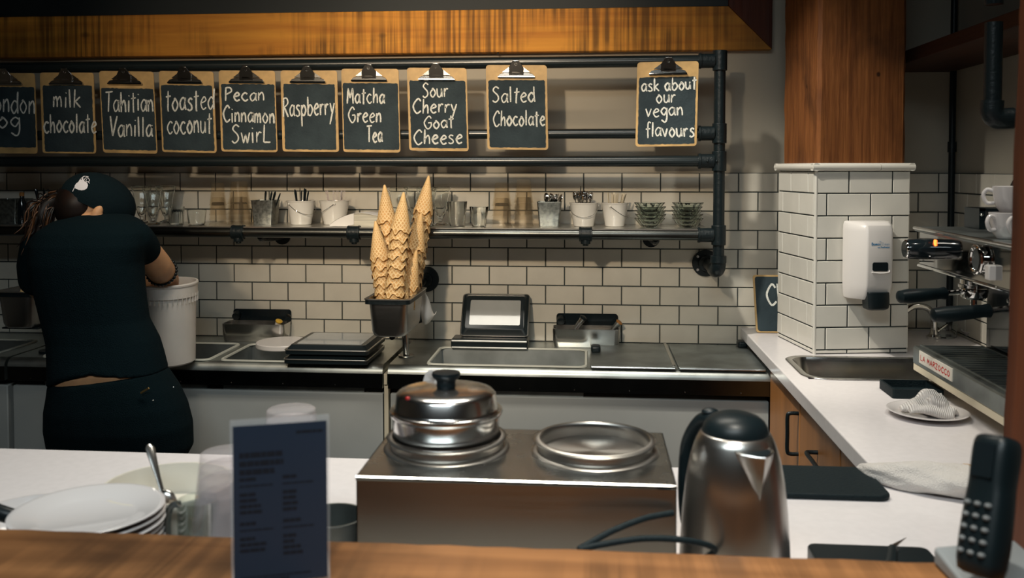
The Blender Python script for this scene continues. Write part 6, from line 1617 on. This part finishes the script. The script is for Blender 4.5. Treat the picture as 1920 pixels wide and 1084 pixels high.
for k in (.5, 1.0): vs += [on_cap(cen_[0] + (x - cen_[0]) * k, cen_[1] + (y - cen_[1]) * k) for x, y in petal]
n_ = len(petal); fs = [(0, 1 + i, 1 + (i + 1) % n_) for i in range(n_)] + [(1 + i, 1 + n_ + i, 1 + n_ + (i + 1) % n_, 1 + (i + 1) % n_) for i in range(n_)]
f.add(vs, fs)
def stroke(pts, w_=1.1):
    P2 = smoothpath([Vector((x, y, 0)) for x, y in pts], 4); L = []; R2 = []
    for i, p_ in enumerate(P2):
        d_ = (P2[min(i + 1, len(P2) - 1)] - P2[max(i - 1, 0)]).normalized(); n2 = Vector((-d_.y, d_.x, 0)) * w_ / 2
        L.append(on_cap(p_.x + n2.x, p_.y + n2.y)); R2.append(on_cap(p_.x - n2.x, p_.y - n2.y))
    m_ = len(P2); f.add(L + R2, [(i, i + 1, m_ + i + 1, m_ + i) for i in range(m_ - 1)])
stroke([(136, 359), (139, 353), (144, 343)], 1.2); stroke([(153, 335), (157, 331), (162, 331), (166, 332)], 1.6)
stroke([(157, 340), (160, 334), (165, 334), (168, 338), (165, 341), (161, 339), (163, 336)], 1.0); stroke([(160, 342), (165, 341), (168, 344)], .9)
f.build('cap_emblem', 'print_white', cp_, flat=True)
# hair: a mass under the cap and a ponytail out of the back
f = MB()
f.sph(HC - fwd * .045 - upv * .012, (.076, .083, .082), HM, 26, 16)
pt0 = HC - fwd * .10 + upv * .004; tail = [pt0, PY(108, 376, 2.80), PY(92, 382, 2.77), PY(80, 400, 2.75), PY(74, 428, 2.745), PY(68, 452, 2.74)]
f.tube(smoothpath(tail, 5), [.026] * 4 + [.03] * 8 + [.028] * 6 + [.020] * 5 + [.013, .008, .004], 14)
rnd = random.Random(31)
for k in range(170):
    o_ = [Vector((rnd.gauss(0, .013), rnd.gauss(0, .012), rnd.gauss(0, .012))) for _ in range(3)]
    ln = rnd.uniform(.55, 1.1)
    pts = [pt0 + o_[0] * .5] + [p_ + o_[0] * .6 + o_[1] * .8 for p_ in tail[1:3]] + [p_ + o_[1] + o_[2] * .9 for p_ in tail[3:5]] + [tail[4].lerp(tail[5], ln) + o_[1] * 1.3 + o_[2] + Vector((-.006, 0, rnd.uniform(-.02, .02)))]
    r0 = rnd.uniform(.0012, .0026); sp_ = smoothpath(pts, 5); f.tube(sp_, [r0] * (len(sp_) - 4) + [r0 * .8, r0 * .6, r0 * .4, r0 * .15], 5, 1 if rnd.random() < .45 else 0)
f.build('hair', ['hair', 'hair_brown'], per, world=True, sharp=70)
# bead bracelet
f = MB(); ax_ = (wrr - elr).normalized(); bc_ = elr.lerp(wrr, .42); a_, c_ = frame(ax_); rb = .0485
for k in range(26):
    t = 2 * math.pi * k / 26; f.sph(bc_ + (a_ * math.cos(t) + c_ * math.sin(t)) * rb, .0062, nu=10, nv=7)
f.build('bead_bracelet', 'black_gloss', per, world=True)
f = MB()
for sgn in (-1, 1): f.sph(HC + fwd * .084 - upv * .012 + lat * sgn * .03, (.008, .011, .006), HM, 12, 8)
f.build('eyes', 'print_white', per, world=True)
